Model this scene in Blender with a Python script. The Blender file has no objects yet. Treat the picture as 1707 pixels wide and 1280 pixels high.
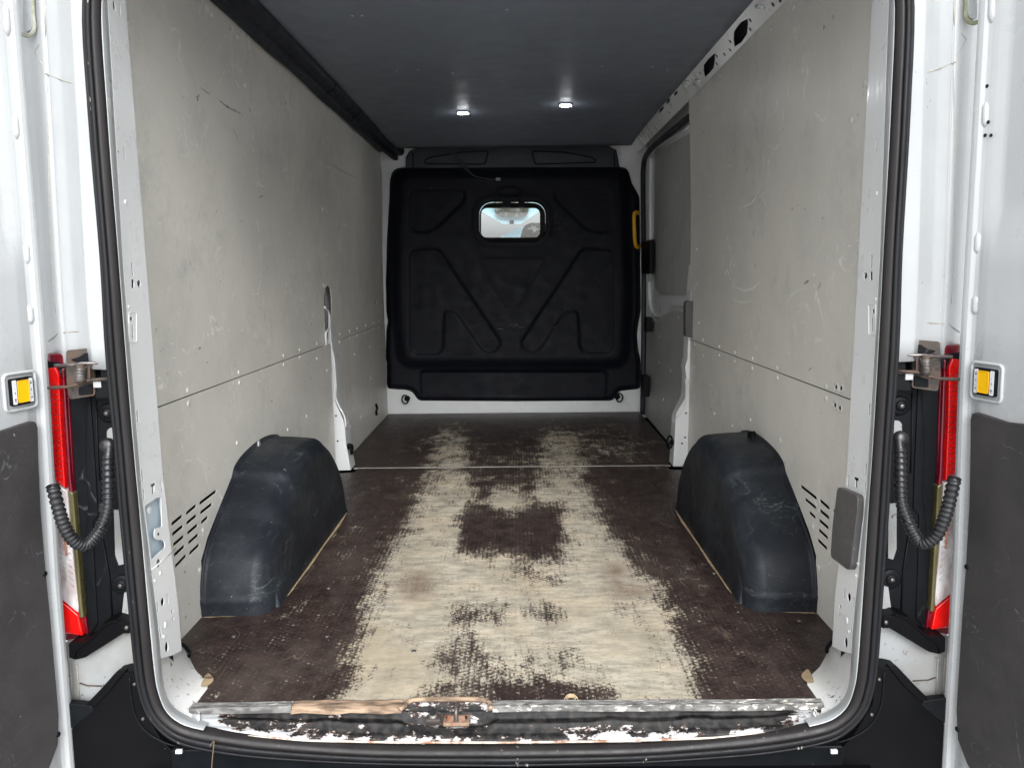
import bpy, bmesh, math, random
import numpy as np
from mathutils import Vector, Matrix
random.seed(7); rng = np.random.default_rng(3)
SC = bpy.context.scene
COL = SC.collection

# ------------------------------------------------------------------ camera
F_PX, CX, CY, CZ = 1263.27, 0.034, -1.5905, 0.9606
th, ya, ro = (math.radians(a) for a in (8.235, 0.4536, 0.608))
_f = np.array([-math.sin(ya)*math.cos(th), math.cos(ya)*math.cos(th), -math.sin(th)])
_r0 = np.array([math.cos(ya), math.sin(ya), 0.0]); _u0 = np.cross(_r0, _f)
_r = math.cos(ro)*_r0 - math.sin(ro)*_u0
_u = math.sin(ro)*_r0 + math.cos(ro)*_u0
EYE = np.array([CX, CY, CZ])
cam = bpy.data.cameras.new('camera'); camo = bpy.data.objects.new('camera', cam); COL.objects.link(camo)
camo.matrix_world = Matrix([[_r[0], _u[0], -_f[0], CX], [_r[1], _u[1], -_f[1], CY], [_r[2], _u[2], -_f[2], CZ], [0, 0, 0, 1]])
cam.sensor_width = 36; cam.lens = F_PX*36/1707; cam.clip_start = 0.02; cam.clip_end = 500
SC.camera = camo

# ------------------------------------------------------------------ world, sun, exposure
SUN_EL, SUN_ROT = 33, 172
W = bpy.data.worlds.new("World"); SC.world = W; W.use_nodes = True
nt = W.node_tree; bg = nt.nodes['Background']
sky = nt.nodes.new('ShaderNodeTexSky'); sky.sky_type = 'NISHITA'; sky.sun_disc = False
sky.sun_elevation = math.radians(SUN_EL); sky.sun_rotation = math.radians(SUN_ROT)
sky.air_density = 1.0; sky.dust_density = 6.0; sky.ozone_density = 1.0
hsv = nt.nodes.new('ShaderNodeHueSaturation'); hsv.inputs['Saturation'].default_value = 0.12
nt.links.new(sky.outputs[0], hsv.inputs['Color']); tint = nt.nodes.new('ShaderNodeMix'); tint.data_type = 'RGBA'; tint.blend_type = 'MULTIPLY'; tint.inputs[0].default_value = 1; tint.inputs[7].default_value = (.97, 1, 1.03, 1)
nt.links.new(hsv.outputs[0], tint.inputs[6]); nt.links.new(tint.outputs[2], bg.inputs['Color'])
bg.inputs['Strength'].default_value = 0.10
sun = bpy.data.lights.new('sun', 'SUN'); suno = bpy.data.objects.new('sun', sun); COL.objects.link(suno)
sun.energy = 0.5; sun.angle = math.radians(150); sun.color = (1, .99, .975)
az = math.radians(SUN_ROT); el = math.radians(SUN_EL)
sdir = Vector((math.sin(az)*math.cos(el), math.cos(az)*math.cos(el), math.sin(el)))
suno.rotation_euler = sdir.to_track_quat('Z', 'Y').to_euler()
VS = SC.view_settings; VS.view_transform = 'Standard'; VS.look = 'None'; VS.exposure = 1.55; VS.gamma = 1
SC.render.engine = 'CYCLES'
SC.cycles.max_bounces = 10; SC.cycles.diffuse_bounces = 6

# ------------------------------------------------------------------ measuring: a point of the photograph laid on a real plane of the van
def on(x, y, P, n):
    d = _f + _r*(x-853.5)/F_PX - _u*(y-640)/F_PX
    n = np.array(n, float); t = ((np.array(P, float)-EYE)@n)/(d@n)
    return EYE + t*d
def onY(x, y, Y): return on(x, y, (0, Y, 0), (0, 1, 0))
def onX(x, y, X): return on(x, y, (X, 0, 0), (1, 0, 0))
def onZ(x, y, Z): return on(x, y, (0, 0, Z), (0, 0, 1))
def project(P):
    v = P-EYE; d = v@_f
    return 853.5+F_PX*(v@_r)/d, 640-F_PX*(v@_u)/d

# ------------------------------------------------------------------ materials
def mat(name, c1, c2=None, rough=.5, metal=0., scale=6., stretch=(1, 1, 1), nrange=(.4, .6), coat=0., scr=None, scr_col=(.8, .8, .8),
        scr_amt=.5, spots=None, spot_col=(.05, .04, .03), spot_scale=60, bump=.0, bscale=80, rvar=.1, scr_scale=5., emit=None, spec=.5,
        scr_stretch=(1, 1, 1), band=.006, haze=None, scr_mask=(.52, .66)):
    m = bpy.data.materials.new(name); m.use_nodes = True; t = m.node_tree; N = t.nodes; L = t.links
    b = N['Principled BSDF']; b.inputs['Metallic'].default_value = metal
    b.inputs['Specular IOR Level'].default_value = spec
    b.inputs['Coat Weight'].default_value = coat; b.inputs['Coat Roughness'].default_value = .12
    tc = N.new('ShaderNodeTexCoord'); mp = N.new('ShaderNodeMapping'); mp.inputs['Scale'].default_value = stretch
    L.new(tc.outputs['Object'], mp.inputs[0])
    def noise(sc, det=5, r=.6, src=mp):
        n = N.new('ShaderNodeTexNoise'); n.inputs['Scale'].default_value = sc; n.inputs['Detail'].default_value = det
        n.inputs['Roughness'].default_value = r; L.new(src.outputs[0], n.inputs['Vector']); return n
    def ramp(inp, a, bb, va=0, vb=1):
        n = N.new('ShaderNodeMapRange'); n.clamp = True
        for i, v in zip((1, 2, 3, 4), (a, bb, va, vb)): n.inputs[i].default_value = v
        L.new(inp, n.inputs[0]); return n.outputs[0]
    def mix(f, A, B):
        n = N.new('ShaderNodeMix'); n.data_type = 'RGBA'
        for k, s in ((0, f), (6, A), (7, B)):
            if isinstance(s, (tuple, list)): n.inputs[k].default_value = (*s[:3], 1)
            elif isinstance(s, (int, float)): n.inputs[k].default_value = s
            else: L.new(s, n.inputs[k])
        return n.outputs[2]
    def math_(op, a, bb=None):
        n = N.new('ShaderNodeMath'); n.operation = op
        for k, s in ((0, a), (1, bb)):
            if s is None: continue
            if isinstance(s, (int, float)): n.inputs[k].default_value = s
            else: L.new(s, n.inputs[k])
        return n.outputs[0]
    n1 = noise(scale)
    col = mix(ramp(n1.outputs[0], *nrange), c1, c2 or c1)
    if scr:
        mp2 = N.new('ShaderNodeMapping'); mp2.inputs['Scale'].default_value = scr_stretch; L.new(tc.outputs['Object'], mp2.inputs[0])
        tot = None
        for k in range(scr):
            s = noise(scr_scale*(1+.9*k), 2.5, .45, mp2); s.inputs['Distortion'].default_value = .7*k
            s.noise_dimensions = '4D'; s.inputs['W'].default_value = 3.7*k+1
            d = math_('ABSOLUTE', math_('SUBTRACT', s.outputs[0], .5))
            line = ramp(d, 0, band/(1+.5*k), 1, 0)
            g = noise(scr_scale*.9+k*2, 2, .5, mp2); g.noise_dimensions = '4D'; g.inputs['W'].default_value = 9.1*k+5
            br = noise(scr_scale*14, 2, .5, mp2)
            v = math_('MULTIPLY', math_('MULTIPLY', line, ramp(g.outputs[0], *scr_mask)), ramp(br.outputs[0], .42, .58))
            tot = v if tot is None else math_('MAXIMUM', tot, v)
        col = mix(math_('MULTIPLY', tot, scr_amt), col, scr_col)
    if haze:                                         # chalky dust rubbed into the surface
        hz = noise(11, 9, .82); hg = noise(3.1, 3, .5)
        col = mix(math_('MULTIPLY', math_('MULTIPLY', ramp(hz.outputs[0], .47, .68), ramp(hg.outputs[0], .40, .62)), .8), col, haze)
    if spots:
        s = noise(spot_scale, 3, .6); g = noise(5, 2, .5)
        v = math_('MULTIPLY', ramp(s.outputs[0], spots, spots+.02), ramp(g.outputs[0], .42, .6))
        col = mix(v, col, spot_col)
    L.new(col, b.inputs['Base Color'])
    n2 = noise(scale*3)
    L.new(ramp(n2.outputs[0], .3, .7, max(0, rough-rvar), min(1, rough+rvar)), b.inputs['Roughness'])
    if bump:
        n3 = noise(bscale, 4); bp = N.new('ShaderNodeBump'); bp.inputs['Strength'].default_value = bump; bp.inputs['Distance'].default_value = .002
        L.new(n3.outputs[0], bp.inputs['Height']); L.new(bp.outputs[0], b.inputs['Normal'])
    if emit:
        b.inputs['Emission Color'].default_value = (*emit[0], 1); b.inputs['Emission Strength'].default_value = emit[1]
    m['helpers'] = 1
    return m

M = {}
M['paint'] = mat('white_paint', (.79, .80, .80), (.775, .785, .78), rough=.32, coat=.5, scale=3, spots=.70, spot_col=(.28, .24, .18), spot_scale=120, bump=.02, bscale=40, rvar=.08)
M['paint_out_dimmed'] = mat('white_outer_paint_dimmed', (.42, .435, .44), (.385, .395, .40), rough=.35, coat=.3, scale=3, spots=.70, spot_col=(.30, .26, .20), spot_scale=120, bump=.02, bscale=40)  # same white paint, coloured darker so bright outdoor light does not clip
M['paint_low_dimmed'] = mat('white_outer_paint_grimy_dimmed', (.32, .33, .335), (.27, .27, .26), rough=.4, scale=9, coat=.2, spots=.63, spot_col=(.10, .08, .06), spot_scale=70, bump=.04, bscale=60)  # grime spots, plus a base darkened against strong light on the corner
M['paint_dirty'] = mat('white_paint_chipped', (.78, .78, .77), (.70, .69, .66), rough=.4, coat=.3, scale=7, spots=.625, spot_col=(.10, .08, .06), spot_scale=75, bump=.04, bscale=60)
M['paint_door_dimmed'] = mat('white_door_paint_dimmed', (.455, .465, .468), (.43, .44, .443), rough=.3, coat=.5, scale=2.5, spots=.73, spot_col=(.3, .28, .25), spot_scale=110)  # white door paint, its colour lowered to hold back outdoor brightness
M['panel'] = mat('grey_lining_board', (.76, .735, .67), (.64, .62, .575), rough=.40, scale=1.7, nrange=(.36, .66), scr=6, scr_col=(.97, .96, .93), scr_amt=.9, scr_scale=4.2, scr_mask=(.48, .60), band=.009, haze=(.52, .51, .48),
                 spots=.70, spot_col=(.16, .15, .13), spot_scale=38, bump=.05, bscale=220, rvar=.07, spec=.45)
M['panel_door'] = mat('grey_door_board', (.40, .40, .385), (.36, .36, .345), rough=.45, scale=3, scr=1, scr_col=(.55, .55, .53), scr_amt=.3, bump=.03, bscale=200)
M['rivet'] = mat('grey_rivet_paint', (.70, .69, .65), (.62, .61, .57), rough=.35, scale=90)
M['ceiling'] = mat('dark_grey_headlining', (.20, .225, .265), (.185, .205, .245), rough=.52, scale=4, spots=.745, spot_col=(.35, .35, .36), spot_scale=38, bump=.03, bscale=300, spec=.35)
M['foam'] = mat('black_foam_trim', (.020, .023, .032), (.014, .016, .023), rough=.55, scale=8, bump=.2, bscale=50)
M['black'] = mat('black_moulded_plastic', (.006, .007, .009), (.004, .005, .006), spec=.15, rough=.48, scale=9, scr=1, scr_col=(.16, .16, .17), scr_amt=.3, bump=.05, bscale=90)
M['bumper'] = mat('black_bumper_plastic', (.004, .004, .005), (.003, .003, .0035), spec=.09, rough=.5, scale=6, spots=.74, spot_col=(.3, .3, .3), spot_scale=60, bump=.1, bscale=260)
M['bulkhead'] = mat('black_bulkhead_plastic', (.004, .005, .010), (.003, .0037, .0075), rough=.55, scale=5, scr=1, scr_col=(.10, .10, .11), scr_amt=.3, bump=.08, bscale=200, spec=.20)
M['beam'] = mat('charcoal_upper_panel', (.032, .035, .043), (.026, .029, .036), rough=.5, scale=6, bump=.05, bscale=100)
M['arch'] = mat('slate_wheel_box_plastic', (.009, .011, .0155), (.021, .0255, .032), spec=.30, rough=.5, scale=3.2, nrange=(.42, .8), scr=4, scr_col=(.12, .145, .145), scr_amt=.6, scr_scale=7.5, scr_stretch=(1, .8, 2.2), haze=(.042, .050, .057),
                spots=.735, spot_col=(.42, .45, .45), spot_scale=34, bump=.12, bscale=70, rvar=.12, band=.02)
M['seal'] = mat('black_rubber', (.010, .010, .012), (.007, .007, .008), spec=.25, rough=.5, scale=20, stretch=(1, 1, .3), spots=.70, spot_col=(.30, .27, .23), spot_scale=90, bump=.15, bscale=60)
M['seal_in'] = mat('brown_grey_rubber', (.020, .0175, .0175), (.014, .012, .012), spec=.3, rough=.45, scale=14, stretch=(1, 1, .2), spots=.70, spot_col=(.2, .18, .15), spot_scale=90, bump=.1, bscale=50)
M['pad'] = mat('dark_grey_cap_plastic', (.095, .09, .09), (.075, .072, .072), rough=.45, scale=10, scr=2, scr_col=(.4, .4, .4), scr_amt=.35, scr_scale=12, bump=.1, bscale=200)
M['trim'] = mat('charcoal_door_trim', (.054, .050, .050), (.044, .041, .041), spec=.3, rough=.55, scale=8, scr=2, scr_col=(.32, .33, .36), scr_amt=.45, scr_scale=7, bump=.35, bscale=420, spots=.74, spot_col=(.5, .5, .5), spot_scale=50)
M['yellow'] = mat('yellow_plastic', (.90, .50, .005), (.85, .46, .005), rough=.35)
M['handle_yellow'] = mat('amber_grab_handle_plastic', (.80, .42, .005), (.72, .37, .005), rough=.4)
M['label'] = mat('white_label_print', (.72, .72, .74), (.66, .66, .70), rough=.5, scale=40)
M['ink'] = mat('black_print', (.03, .03, .04), rough=.5)
M['rust'] = mat('rusty_hinge_steel', (.060, .053, .048), (.10, .062, .044), rough=.65, metal=.3, scale=38, nrange=(.42, .62), spots=.62, spot_col=(.035, .03, .028), spot_scale=30, bump=.4, bscale=120)
M['steel'] = mat('dirty_steel', (.23, .22, .21), (.13, .11, .10), rough=.45, metal=.8, scale=60, bump=.2, bscale=150)
M['latch'] = mat('rusted_striker', (.20, .07, .035), (.24, .17, .12), rough=.8, scale=45, nrange=(.42, .6), spots=.66, spot_col=(.05, .03, .025), spot_scale=70, bump=.6, bscale=140)
M['conduit'] = mat('corrugated_rubber', (.014, .014, .016), (.022, .022, .024), rough=.32, scale=30)
M['wood'] = mat('bare_wood_edge', (.42, .32, .19), (.30, .22, .13), rough=.75, scale=30, stretch=(.4, 1, 1), spots=.64, spot_col=(.10, .07, .05), spot_scale=60, bump=.4, bscale=90)
M['woodfront'] = mat('splintered_wood_edge', (.38, .265, .18), (.11, .075, .05), rough=.85, scale=40, stretch=(.3, 1.5, 1.6), spots=.58, spot_col=(.12, .08, .06), spot_scale=60, bump=.8, bscale=70)
M['alu'] = mat('worn_aluminium_strip', (.25, .245, .235), (.11, .105, .10), rough=.55, metal=.3, spec=.3, scale=60, stretch=(.5, 2, 1), spots=.57, spot_col=(.62, .58, .52), spot_scale=85, bump=.4, bscale=150)
M['glassy'] = mat('dark_glass_border', (.010, .010, .007), (.022, .022, .015), rough=.6, spec=.2, scale=90)
M['void'] = mat('dark_cavity_shade', (.025, .027, .03), (.015, .015, .018), rough=.95, spec=.05)  # dark tone standing in for shade inside holes and cavities
M['bounce_ground'] = mat('pale_bounce_ground', (.55, .55, .55), (.48, .48, .48), rough=.9, scale=30, bump=.5, bscale=90)  # unseen ground, made pale to bounce light into the van
M['cableblack'] = mat('black_cable', (.012, .012, .015), rough=.4)
M['headliner'] = mat('pale_blue_headlining', (.36, .52, .56), (.30, .46, .50), rough=.8, scale=90, nrange=(.45, .55))
M['fabric'] = mat('leaf_reflection_fabric', (.03, .033, .022), (.07, .065, .05), rough=.9, scale=25, spots=.56, spot_col=(.34, .36, .35), spot_scale=22)  # speckles painted in for leaves reflected in the cab window
M['led'] = mat('lit_led_lens', (.9, .92, 1), emit=((.93, .96, 1), 30))
M['ledrim'] = mat('chrome_lamp_rim', (.5, .5, .52), rough=.25, metal=.8)
M['gold'] = mat('olive_lens_edge', (.10, .088, .035), (.06, .052, .018), rough=.25, coat=.6, scale=30, stretch=(1, 1, .2))
M['stalk'] = mat('dry_stalk', (.16, .11, .07), rough=.9)
M['leaf'] = mat('dark_leaves', (.05, .07, .03), (.09, .11, .05), rough=.8, scale=2)
M['bark'] = mat('bark', (.09, .07, .05), (.05, .04, .03), rough=.9)

def lens(name, col, dark):
    m = mat(name, col, dark, rough=.15, coat=.8, scale=40, stretch=(1, 1, .4)); t = m.node_tree; N = t.nodes
    b = N['Principled BSDF']
    w = N.new('ShaderNodeTexWave'); w.inputs['Scale'].default_value = 30; w.bands_direction = 'DIAGONAL'; w.inputs['Distortion'].default_value = 0
    tc = N.new('ShaderNodeTexCoord'); t.links.new(tc.outputs['Object'], w.inputs[0])
    bp = N.new('ShaderNodeBump'); bp.inputs['Strength'].default_value = .15; bp.inputs['Distance'].default_value = .001
    t.links.new(w.outputs['Fac'], bp.inputs['Height']); t.links.new(bp.outputs[0], b.inputs['Normal'])
    return m
M['red'] = lens('red_lens', (.85, .008, .006), (.62, .004, .004))
M['darkred'] = lens('dark_red_lens', (.16, .002, .012), (.10, .001, .008))
M['clear'] = lens('clear_lens', (.60, .58, .58), (.42, .36, .35))

def glass_mat():
    m = bpy.data.materials.new('tinted_glass'); m.use_nodes = True; t = m.node_tree; N = t.nodes
    for n in list(N): N.remove(n)
    o = N.new('ShaderNodeOutputMaterial'); mx = N.new('ShaderNodeMixShader'); tr = N.new('ShaderNodeBsdfTransparent'); gl = N.new('ShaderNodeBsdfGlossy')
    tr.inputs[0].default_value = (.97, 1, 1, 1); gl.inputs['Roughness'].default_value = .03; mx.inputs[0].default_value = .05
    t.links.new(tr.outputs[0], mx.inputs[1]); t.links.new(gl.outputs[0], mx.inputs[2]); t.links.new(mx.outputs[0], o.inputs[0]); return m
M['glass'] = glass_mat()

def sill_mat():
    m = mat('chipped_sill_paint', (.75, .76, .77), rough=.5, spec=.22); t = m.node_tree; N = t.nodes; L = t.links; b = N['Principled BSDF']
    tc = N.new('ShaderNodeTexCoord'); at = N.new('ShaderNodeAttribute'); at.attribute_name = 'wear'
    mp = N.new('ShaderNodeMapping'); mp.inputs['Scale'].default_value = (.55, 1, 1); L.new(tc.outputs['Object'], mp.inputs[0])
    n = N.new('ShaderNodeTexNoise'); n.inputs['Scale'].default_value = 44; n.inputs['Detail'].default_value = 8; n.inputs['Roughness'].default_value = .75; L.new(mp.outputs[0], n.inputs['Vector'])
    a = N.new('ShaderNodeMath'); a.operation = 'MULTIPLY_ADD'; L.new(n.outputs[0], a.inputs[0]); a.inputs[1].default_value = 2.8; a.inputs[2].default_value = -1.4
    s = N.new('ShaderNodeMath'); s.operation = 'ADD'; L.new(a.outputs[0], s.inputs[0]); L.new(at.outputs['Fac'], s.inputs[1])
    def rg(x0, x1):
        r = N.new('ShaderNodeMapRange'); r.inputs[1].default_value = x0; r.inputs[2].default_value = x1; L.new(s.outputs[0], r.inputs[0]); return r.outputs[0]
    n2 = N.new('ShaderNodeTexNoise'); n2.inputs['Scale'].default_value = 60; L.new(tc.outputs['Object'], n2.inputs['Vector'])
    cr = N.new('ShaderNodeValToRGB'); L.new(n2.outputs[0], cr.inputs[0]); cr.color_ramp.elements[0].position = .4; cr.color_ramp.elements[0].color = (.007, .007, .008, 1)
    cr.color_ramp.elements[1].position = .66; cr.color_ramp.elements[1].color = (.032, .029, .027, 1)
    m1 = N.new('ShaderNodeMix'); m1.data_type = 'RGBA'; L.new(rg(.44, .5), m1.inputs[0]); L.new(cr.outputs[0], m1.inputs[6]); m1.inputs[7].default_value = (.24, .12, .07, 1)
    m2 = N.new('ShaderNodeMix'); m2.data_type = 'RGBA'; L.new(rg(.49, .53), m2.inputs[0]); L.new(m1.outputs[2], m2.inputs[6]); m2.inputs[7].default_value = (.42, .43, .44, 1)
    L.new(m2.outputs[2], b.inputs['Base Color'])
    bp = N.new('ShaderNodeBump'); bp.inputs['Strength'].default_value = .5; bp.inputs['Distance'].default_value = .0015; L.new(rg(.44, .53), bp.inputs['Height']); L.new(bp.outputs[0], b.inputs['Normal'])
    return m
M['sill'] = sill_mat()

def floor_mat():
    m = bpy.data.materials.new('worn_floor_board'); m.use_nodes = True; t = m.node_tree; N = t.nodes; L = t.links; b = N['Principled BSDF']
    tc = N.new('ShaderNodeTexCoord'); at = N.new('ShaderNodeAttribute'); at.attribute_name = 'wear'
    ab = N.new('ShaderNodeAttribute'); ab.attribute_name = 'stain'
    def mp(s):
        n = N.new('ShaderNodeMapping'); n.inputs['Scale'].default_value = s; L.new(tc.outputs['Object'], n.inputs[0]); return n.outputs[0]
    def noise(sc, v, det=5, r=.6):
        n = N.new('ShaderNodeTexNoise'); n.inputs['Scale'].default_value = sc; n.inputs['Detail'].default_value = det; n.inputs['Roughness'].default_value = r
        L.new(v, n.inputs['Vector']); return n.outputs[0]
    def mth(op, a, bb, c=None):
        n = N.new('ShaderNodeMath'); n.operation = op
        for k, s in ((0, a), (1, bb), (2, c)):
            if s is None: continue
            if isinstance(s, (int, float)): n.inputs[k].default_value = s
            else: L.new(s, n.inputs[k])
        return n.outputs[0]
    def rg(x, a, bb, va=0, vb=1):
        n = N.new('ShaderNodeMapRange')
        for i, v in zip((1, 2, 3, 4), (a, bb, va, vb)): n.inputs[i].default_value = v
        L.new(x, n.inputs[0]); return n.outputs[0]
    def mix(f, A, B):
        n = N.new('ShaderNodeMix'); n.data_type = 'RGBA'
        for k, s in ((0, f), (6, A), (7, B)):
            if isinstance(s, tuple): n.inputs[k].default_value = (*s, 1)
            elif isinstance(s, (int, float)): n.inputs[k].default_value = s
            else: L.new(s, n.inputs[k])
        return n.outputs[2]
    base = mp((1, 1, 1)); sep = N.new('ShaderNodeSeparateXYZ'); L.new(base, sep.inputs[0])
    k = 2*math.pi/.0165
    def cosw(ax, ay):
        return mth('COSINE', mth('ADD', mth('MULTIPLY', sep.outputs[0], ax*k), mth('MULTIPLY', sep.outputs[1], ay*k)), None)
    hexf = mth('ADD', mth('ADD', cosw(1.1547, 0), cosw(.57735, 1)), cosw(-.57735, 1))      # -1.5 .. 3: one peak for each cell
    hexn = rg(hexf, -1.5, 2.2, -.5, .5)
    n_big = noise(7, base, 4, .6); n_fine = noise(75, mp((1, .45, 1)), 6, .75); n_med = noise(20, mp((1, .4, 1)), 6, .75)
    w = at.outputs['Fac']
    w = mth('ADD', w, mth('MULTIPLY_ADD', n_big, 1.3, -.65)); w = mth('ADD', w, mth('MULTIPLY_ADD', n_med, 1.5, -.75)); w = mth('ADD', w, mth('MULTIPLY_ADD', n_fine, 1.3, -.65))
    w = mth('ADD', w, mth('MULTIPLY', hexn, .22))
    sp_ = noise(190, mp((1, .6, 1)), 3, .7); w2 = mth('ADD', w, mth('MULTIPLY_ADD', sp_, 1.9, -.95)); w2 = mth('ADD', w2, mth('MULTIPLY_ADD', noise(42, mp((1, .10, 1)), 5, .7), .9, -.45)); w2 = mth('ADD', w2, mth('MULTIPLY_ADD', noise(42, mp((.10, 1, 1)), 5, .7), .6, -.3))
    mask = mth('MULTIPLY_ADD', rg(w2, .42, .64), .72, mth('MULTIPLY', rg(w, .22, .80), .28))
    grain = noise(30, mp((.42, 1.25, 1)), 9, .78); grain2 = noise(8, mp((.6, 1.3, 1)), 7, .7)
    wood = mix(rg(grain, .40, .60), (.27, .245, .195), (.53, .48, .385))
    wood = mix(rg(grain2, .44, .60, 0, .5), wood, (.60, .50, .365))
    wood = mix(rg(noise(24, mp((.3, 1.3, 1)), 9, .82), .54, .66, 0, .6), wood, (.17, .155, .125))
    wood = mix(rg(noise(3.0, mp((1, .8, 1)), 8, .72), .47, .60, 0, .55), wood, (.25, .225, .17))
    wood = mix(rg(noise(2.1, base, 6, .6), .50, .62, 0, .35), wood, (.50, .39, .25))
    wood = mix(rg(noise(140, base, 3, .7), .64, .70, 0, .8), wood, (.07, .05, .04))
    dark = mix(rg(noise(16, base, 6, .7), .38, .66), (.018, .011, .010), (.048, .030, .026))
    dark = mix(rg(noise(4, mp((1, .5, 1)), 8, .75), .48, .68, 0, .6), dark, (.10, .078, .066))
    specs = noise(110, base, 3, .6)
    dark = mix(rg(specs, .67, .72), dark, (.30, .25, .21)); dark = mix(rg(noise(60, mp((.6, 1.2, 1)), 6, .8), .54, .68, 0, .6), dark, (.12, .085, .07))
    dark = mix(rg(hexf, 1.0, 2.6, 0, .18), dark, (.10, .08, .07))
    col = mix(mask, dark, wood)
    col = mix(mth('MULTIPLY', ab.outputs['Fac'], rg(n_med, .3, .6, .35, .9)), col, (.15, .095, .065))
    # fine scratches
    s = noise(3.2, mp((1.6, .5, 1)), 3, .5); d = mth('ABSOLUTE', mth('SUBTRACT', s, .5), None)
    col = mix(mth('MULTIPLY', rg(d, 0, .0035, 1, 0), rg(noise(6, base, 2), .52, .66, 0, .3)), col, (.55, .45, .33))
    L.new(col, b.inputs['Base Color'])
    L.new(rg(mask, 0, 1, .48, .75), b.inputs['Roughness']); b.inputs['Specular IOR Level'].default_value = .38
    h = mth('ADD', mth('MULTIPLY', mask, -.5), mth('MULTIPLY', hexn, .35)); h = mth('ADD', h, mth('MULTIPLY', grain, .4))
    bp = N.new('ShaderNodeBump'); bp.inputs['Strength'].default_value = .5; bp.inputs['Distance'].default_value = .0012; L.new(h, bp.inputs['Height']); L.new(bp.outputs[0], b.inputs['Normal'])
    return m
M['floor'] = floor_mat()

# ------------------------------------------------------------------ object helpers
SIDE = [1]           # 1 builds as measured on the left, -1 mirrors it across the van's centre line
VANZ = -.60
van = bpy.data.objects.new('cargo_van', None); COL.objects.link(van); van.location = (0, 1.8, VANZ); van.empty_display_size = .3
van['label'] = 'white panel van, rear doors swung open onto its empty worn cargo bay'; van['category'] = 'van'

def link(name, me, m, parent=van, label=None, smooth=False, bevel=0, seg=2, loc=None):
    if m is not None and not me.materials: me.materials.append(M[m] if isinstance(m, str) else m)
    o = bpy.data.objects.new(name, me); COL.objects.link(o)
    if parent is not None:
        o.parent = parent
        if parent is van: o.location = (-van.location[0], -van.location[1], -van.location[2])
    if loc is not None: o.location = Vector(o.location)+Vector(loc)
    if label: o['label'] = label
    if smooth:
        me.polygons.foreach_set('use_smooth', [True]*len(me.polygons))
    if bevel:
        md = o.modifiers.new('bevel', 'BEVEL'); md.width = bevel; md.segments = seg; md.limit_method = 'ANGLE'; md.angle_limit = math.radians(35)
        me.polygons.foreach_set('use_smooth', [True]*len(me.polygons)); wn = o.modifiers.new('wn', 'WEIGHTED_NORMAL'); wn.keep_sharp = False
    return o

def mesh(name, V, F, m, parent=van, **k):
    V = [(float(v[0])*SIDE[0], float(v[1]), float(v[2])) for v in V]
    if SIDE[0] < 0: F = [tuple(reversed(f)) for f in F]
    me = bpy.data.meshes.new(name); me.from_pydata(V, [], [tuple(int(i) for i in f) for f in F]); me.update()
    return link(name, me, m, parent, **k)

def fix_normals(o):
    bm = bmesh.new(); bm.from_mesh(o.data); bmesh.ops.recalc_face_normals(bm, faces=bm.faces); bm.to_mesh(o.data); bm.free()

def sheet(name, outline, m, mapf, holes=(), thick=.003, parent=van, cuts=None, **k):
    """A flat sheet with real holes: outline and holes in (u, v); mapf(u, v, w) lays it in space, w = 0 front face, w = thick behind."""
    cu = bpy.data.curves.new('c', 'CURVE'); cu.dimensions = '2D'; cu.fill_mode = 'BOTH'
    for pts in (outline, *holes):
        sp = cu.splines.new('POLY'); sp.points.add(len(pts)-1); sp.use_cyclic_u = True
        for p, q in zip(sp.points, pts): p.co = (q[0], q[1], 0, 1)
    cu.extrude = .5
    o = bpy.data.objects.new('c', cu); me = bpy.data.meshes.new_from_object(o)
    bpy.data.objects.remove(o); bpy.data.curves.remove(cu)
    if cuts:
        bm = bmesh.new(); bm.from_mesh(me)
        for ax, vals in cuts:
            for v in vals:
                co = [0, 0, 0]; no = [0, 0, 0]; co[ax] = v; no[ax] = 1
                bmesh.ops.bisect_plane(bm, geom=bm.verts[:]+bm.edges[:]+bm.faces[:], plane_co=co, plane_no=no)
        bm.to_mesh(me); bm.free()
    bm = bmesh.new(); bm.from_mesh(me); bmesh.ops.remove_doubles(bm, verts=bm.verts, dist=1e-6)
    for v in bm.verts:
        u, w_, z = v.co
        p = mapf(u, w_, (0 if z > 0 else thick)); v.co = (p[0]*SIDE[0], p[1], p[2])
    bmesh.ops.recalc_face_normals(bm, faces=bm.faces); bm.to_mesh(me); bm.free()
    me.name = name; me.materials.clear()
    return link(name, me, m, parent, **k)

def sheetY(name, px, Y, thick, m, holes=(), parent=van, **k):
    """photo outline laid on the plane y = Y, going thick away from the camera"""
    q = [onY(x, y, Y) for x, y in px]; h = [[onY(x, y, Y) for x, y in hh] for hh in holes]
    return sheet(name, [(a[0], a[2]) for a in q], m, lambda u, v, w: (u, Y+w, v), [[(a[0], a[2]) for a in hh] for hh in h], thick, parent, **k)

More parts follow.
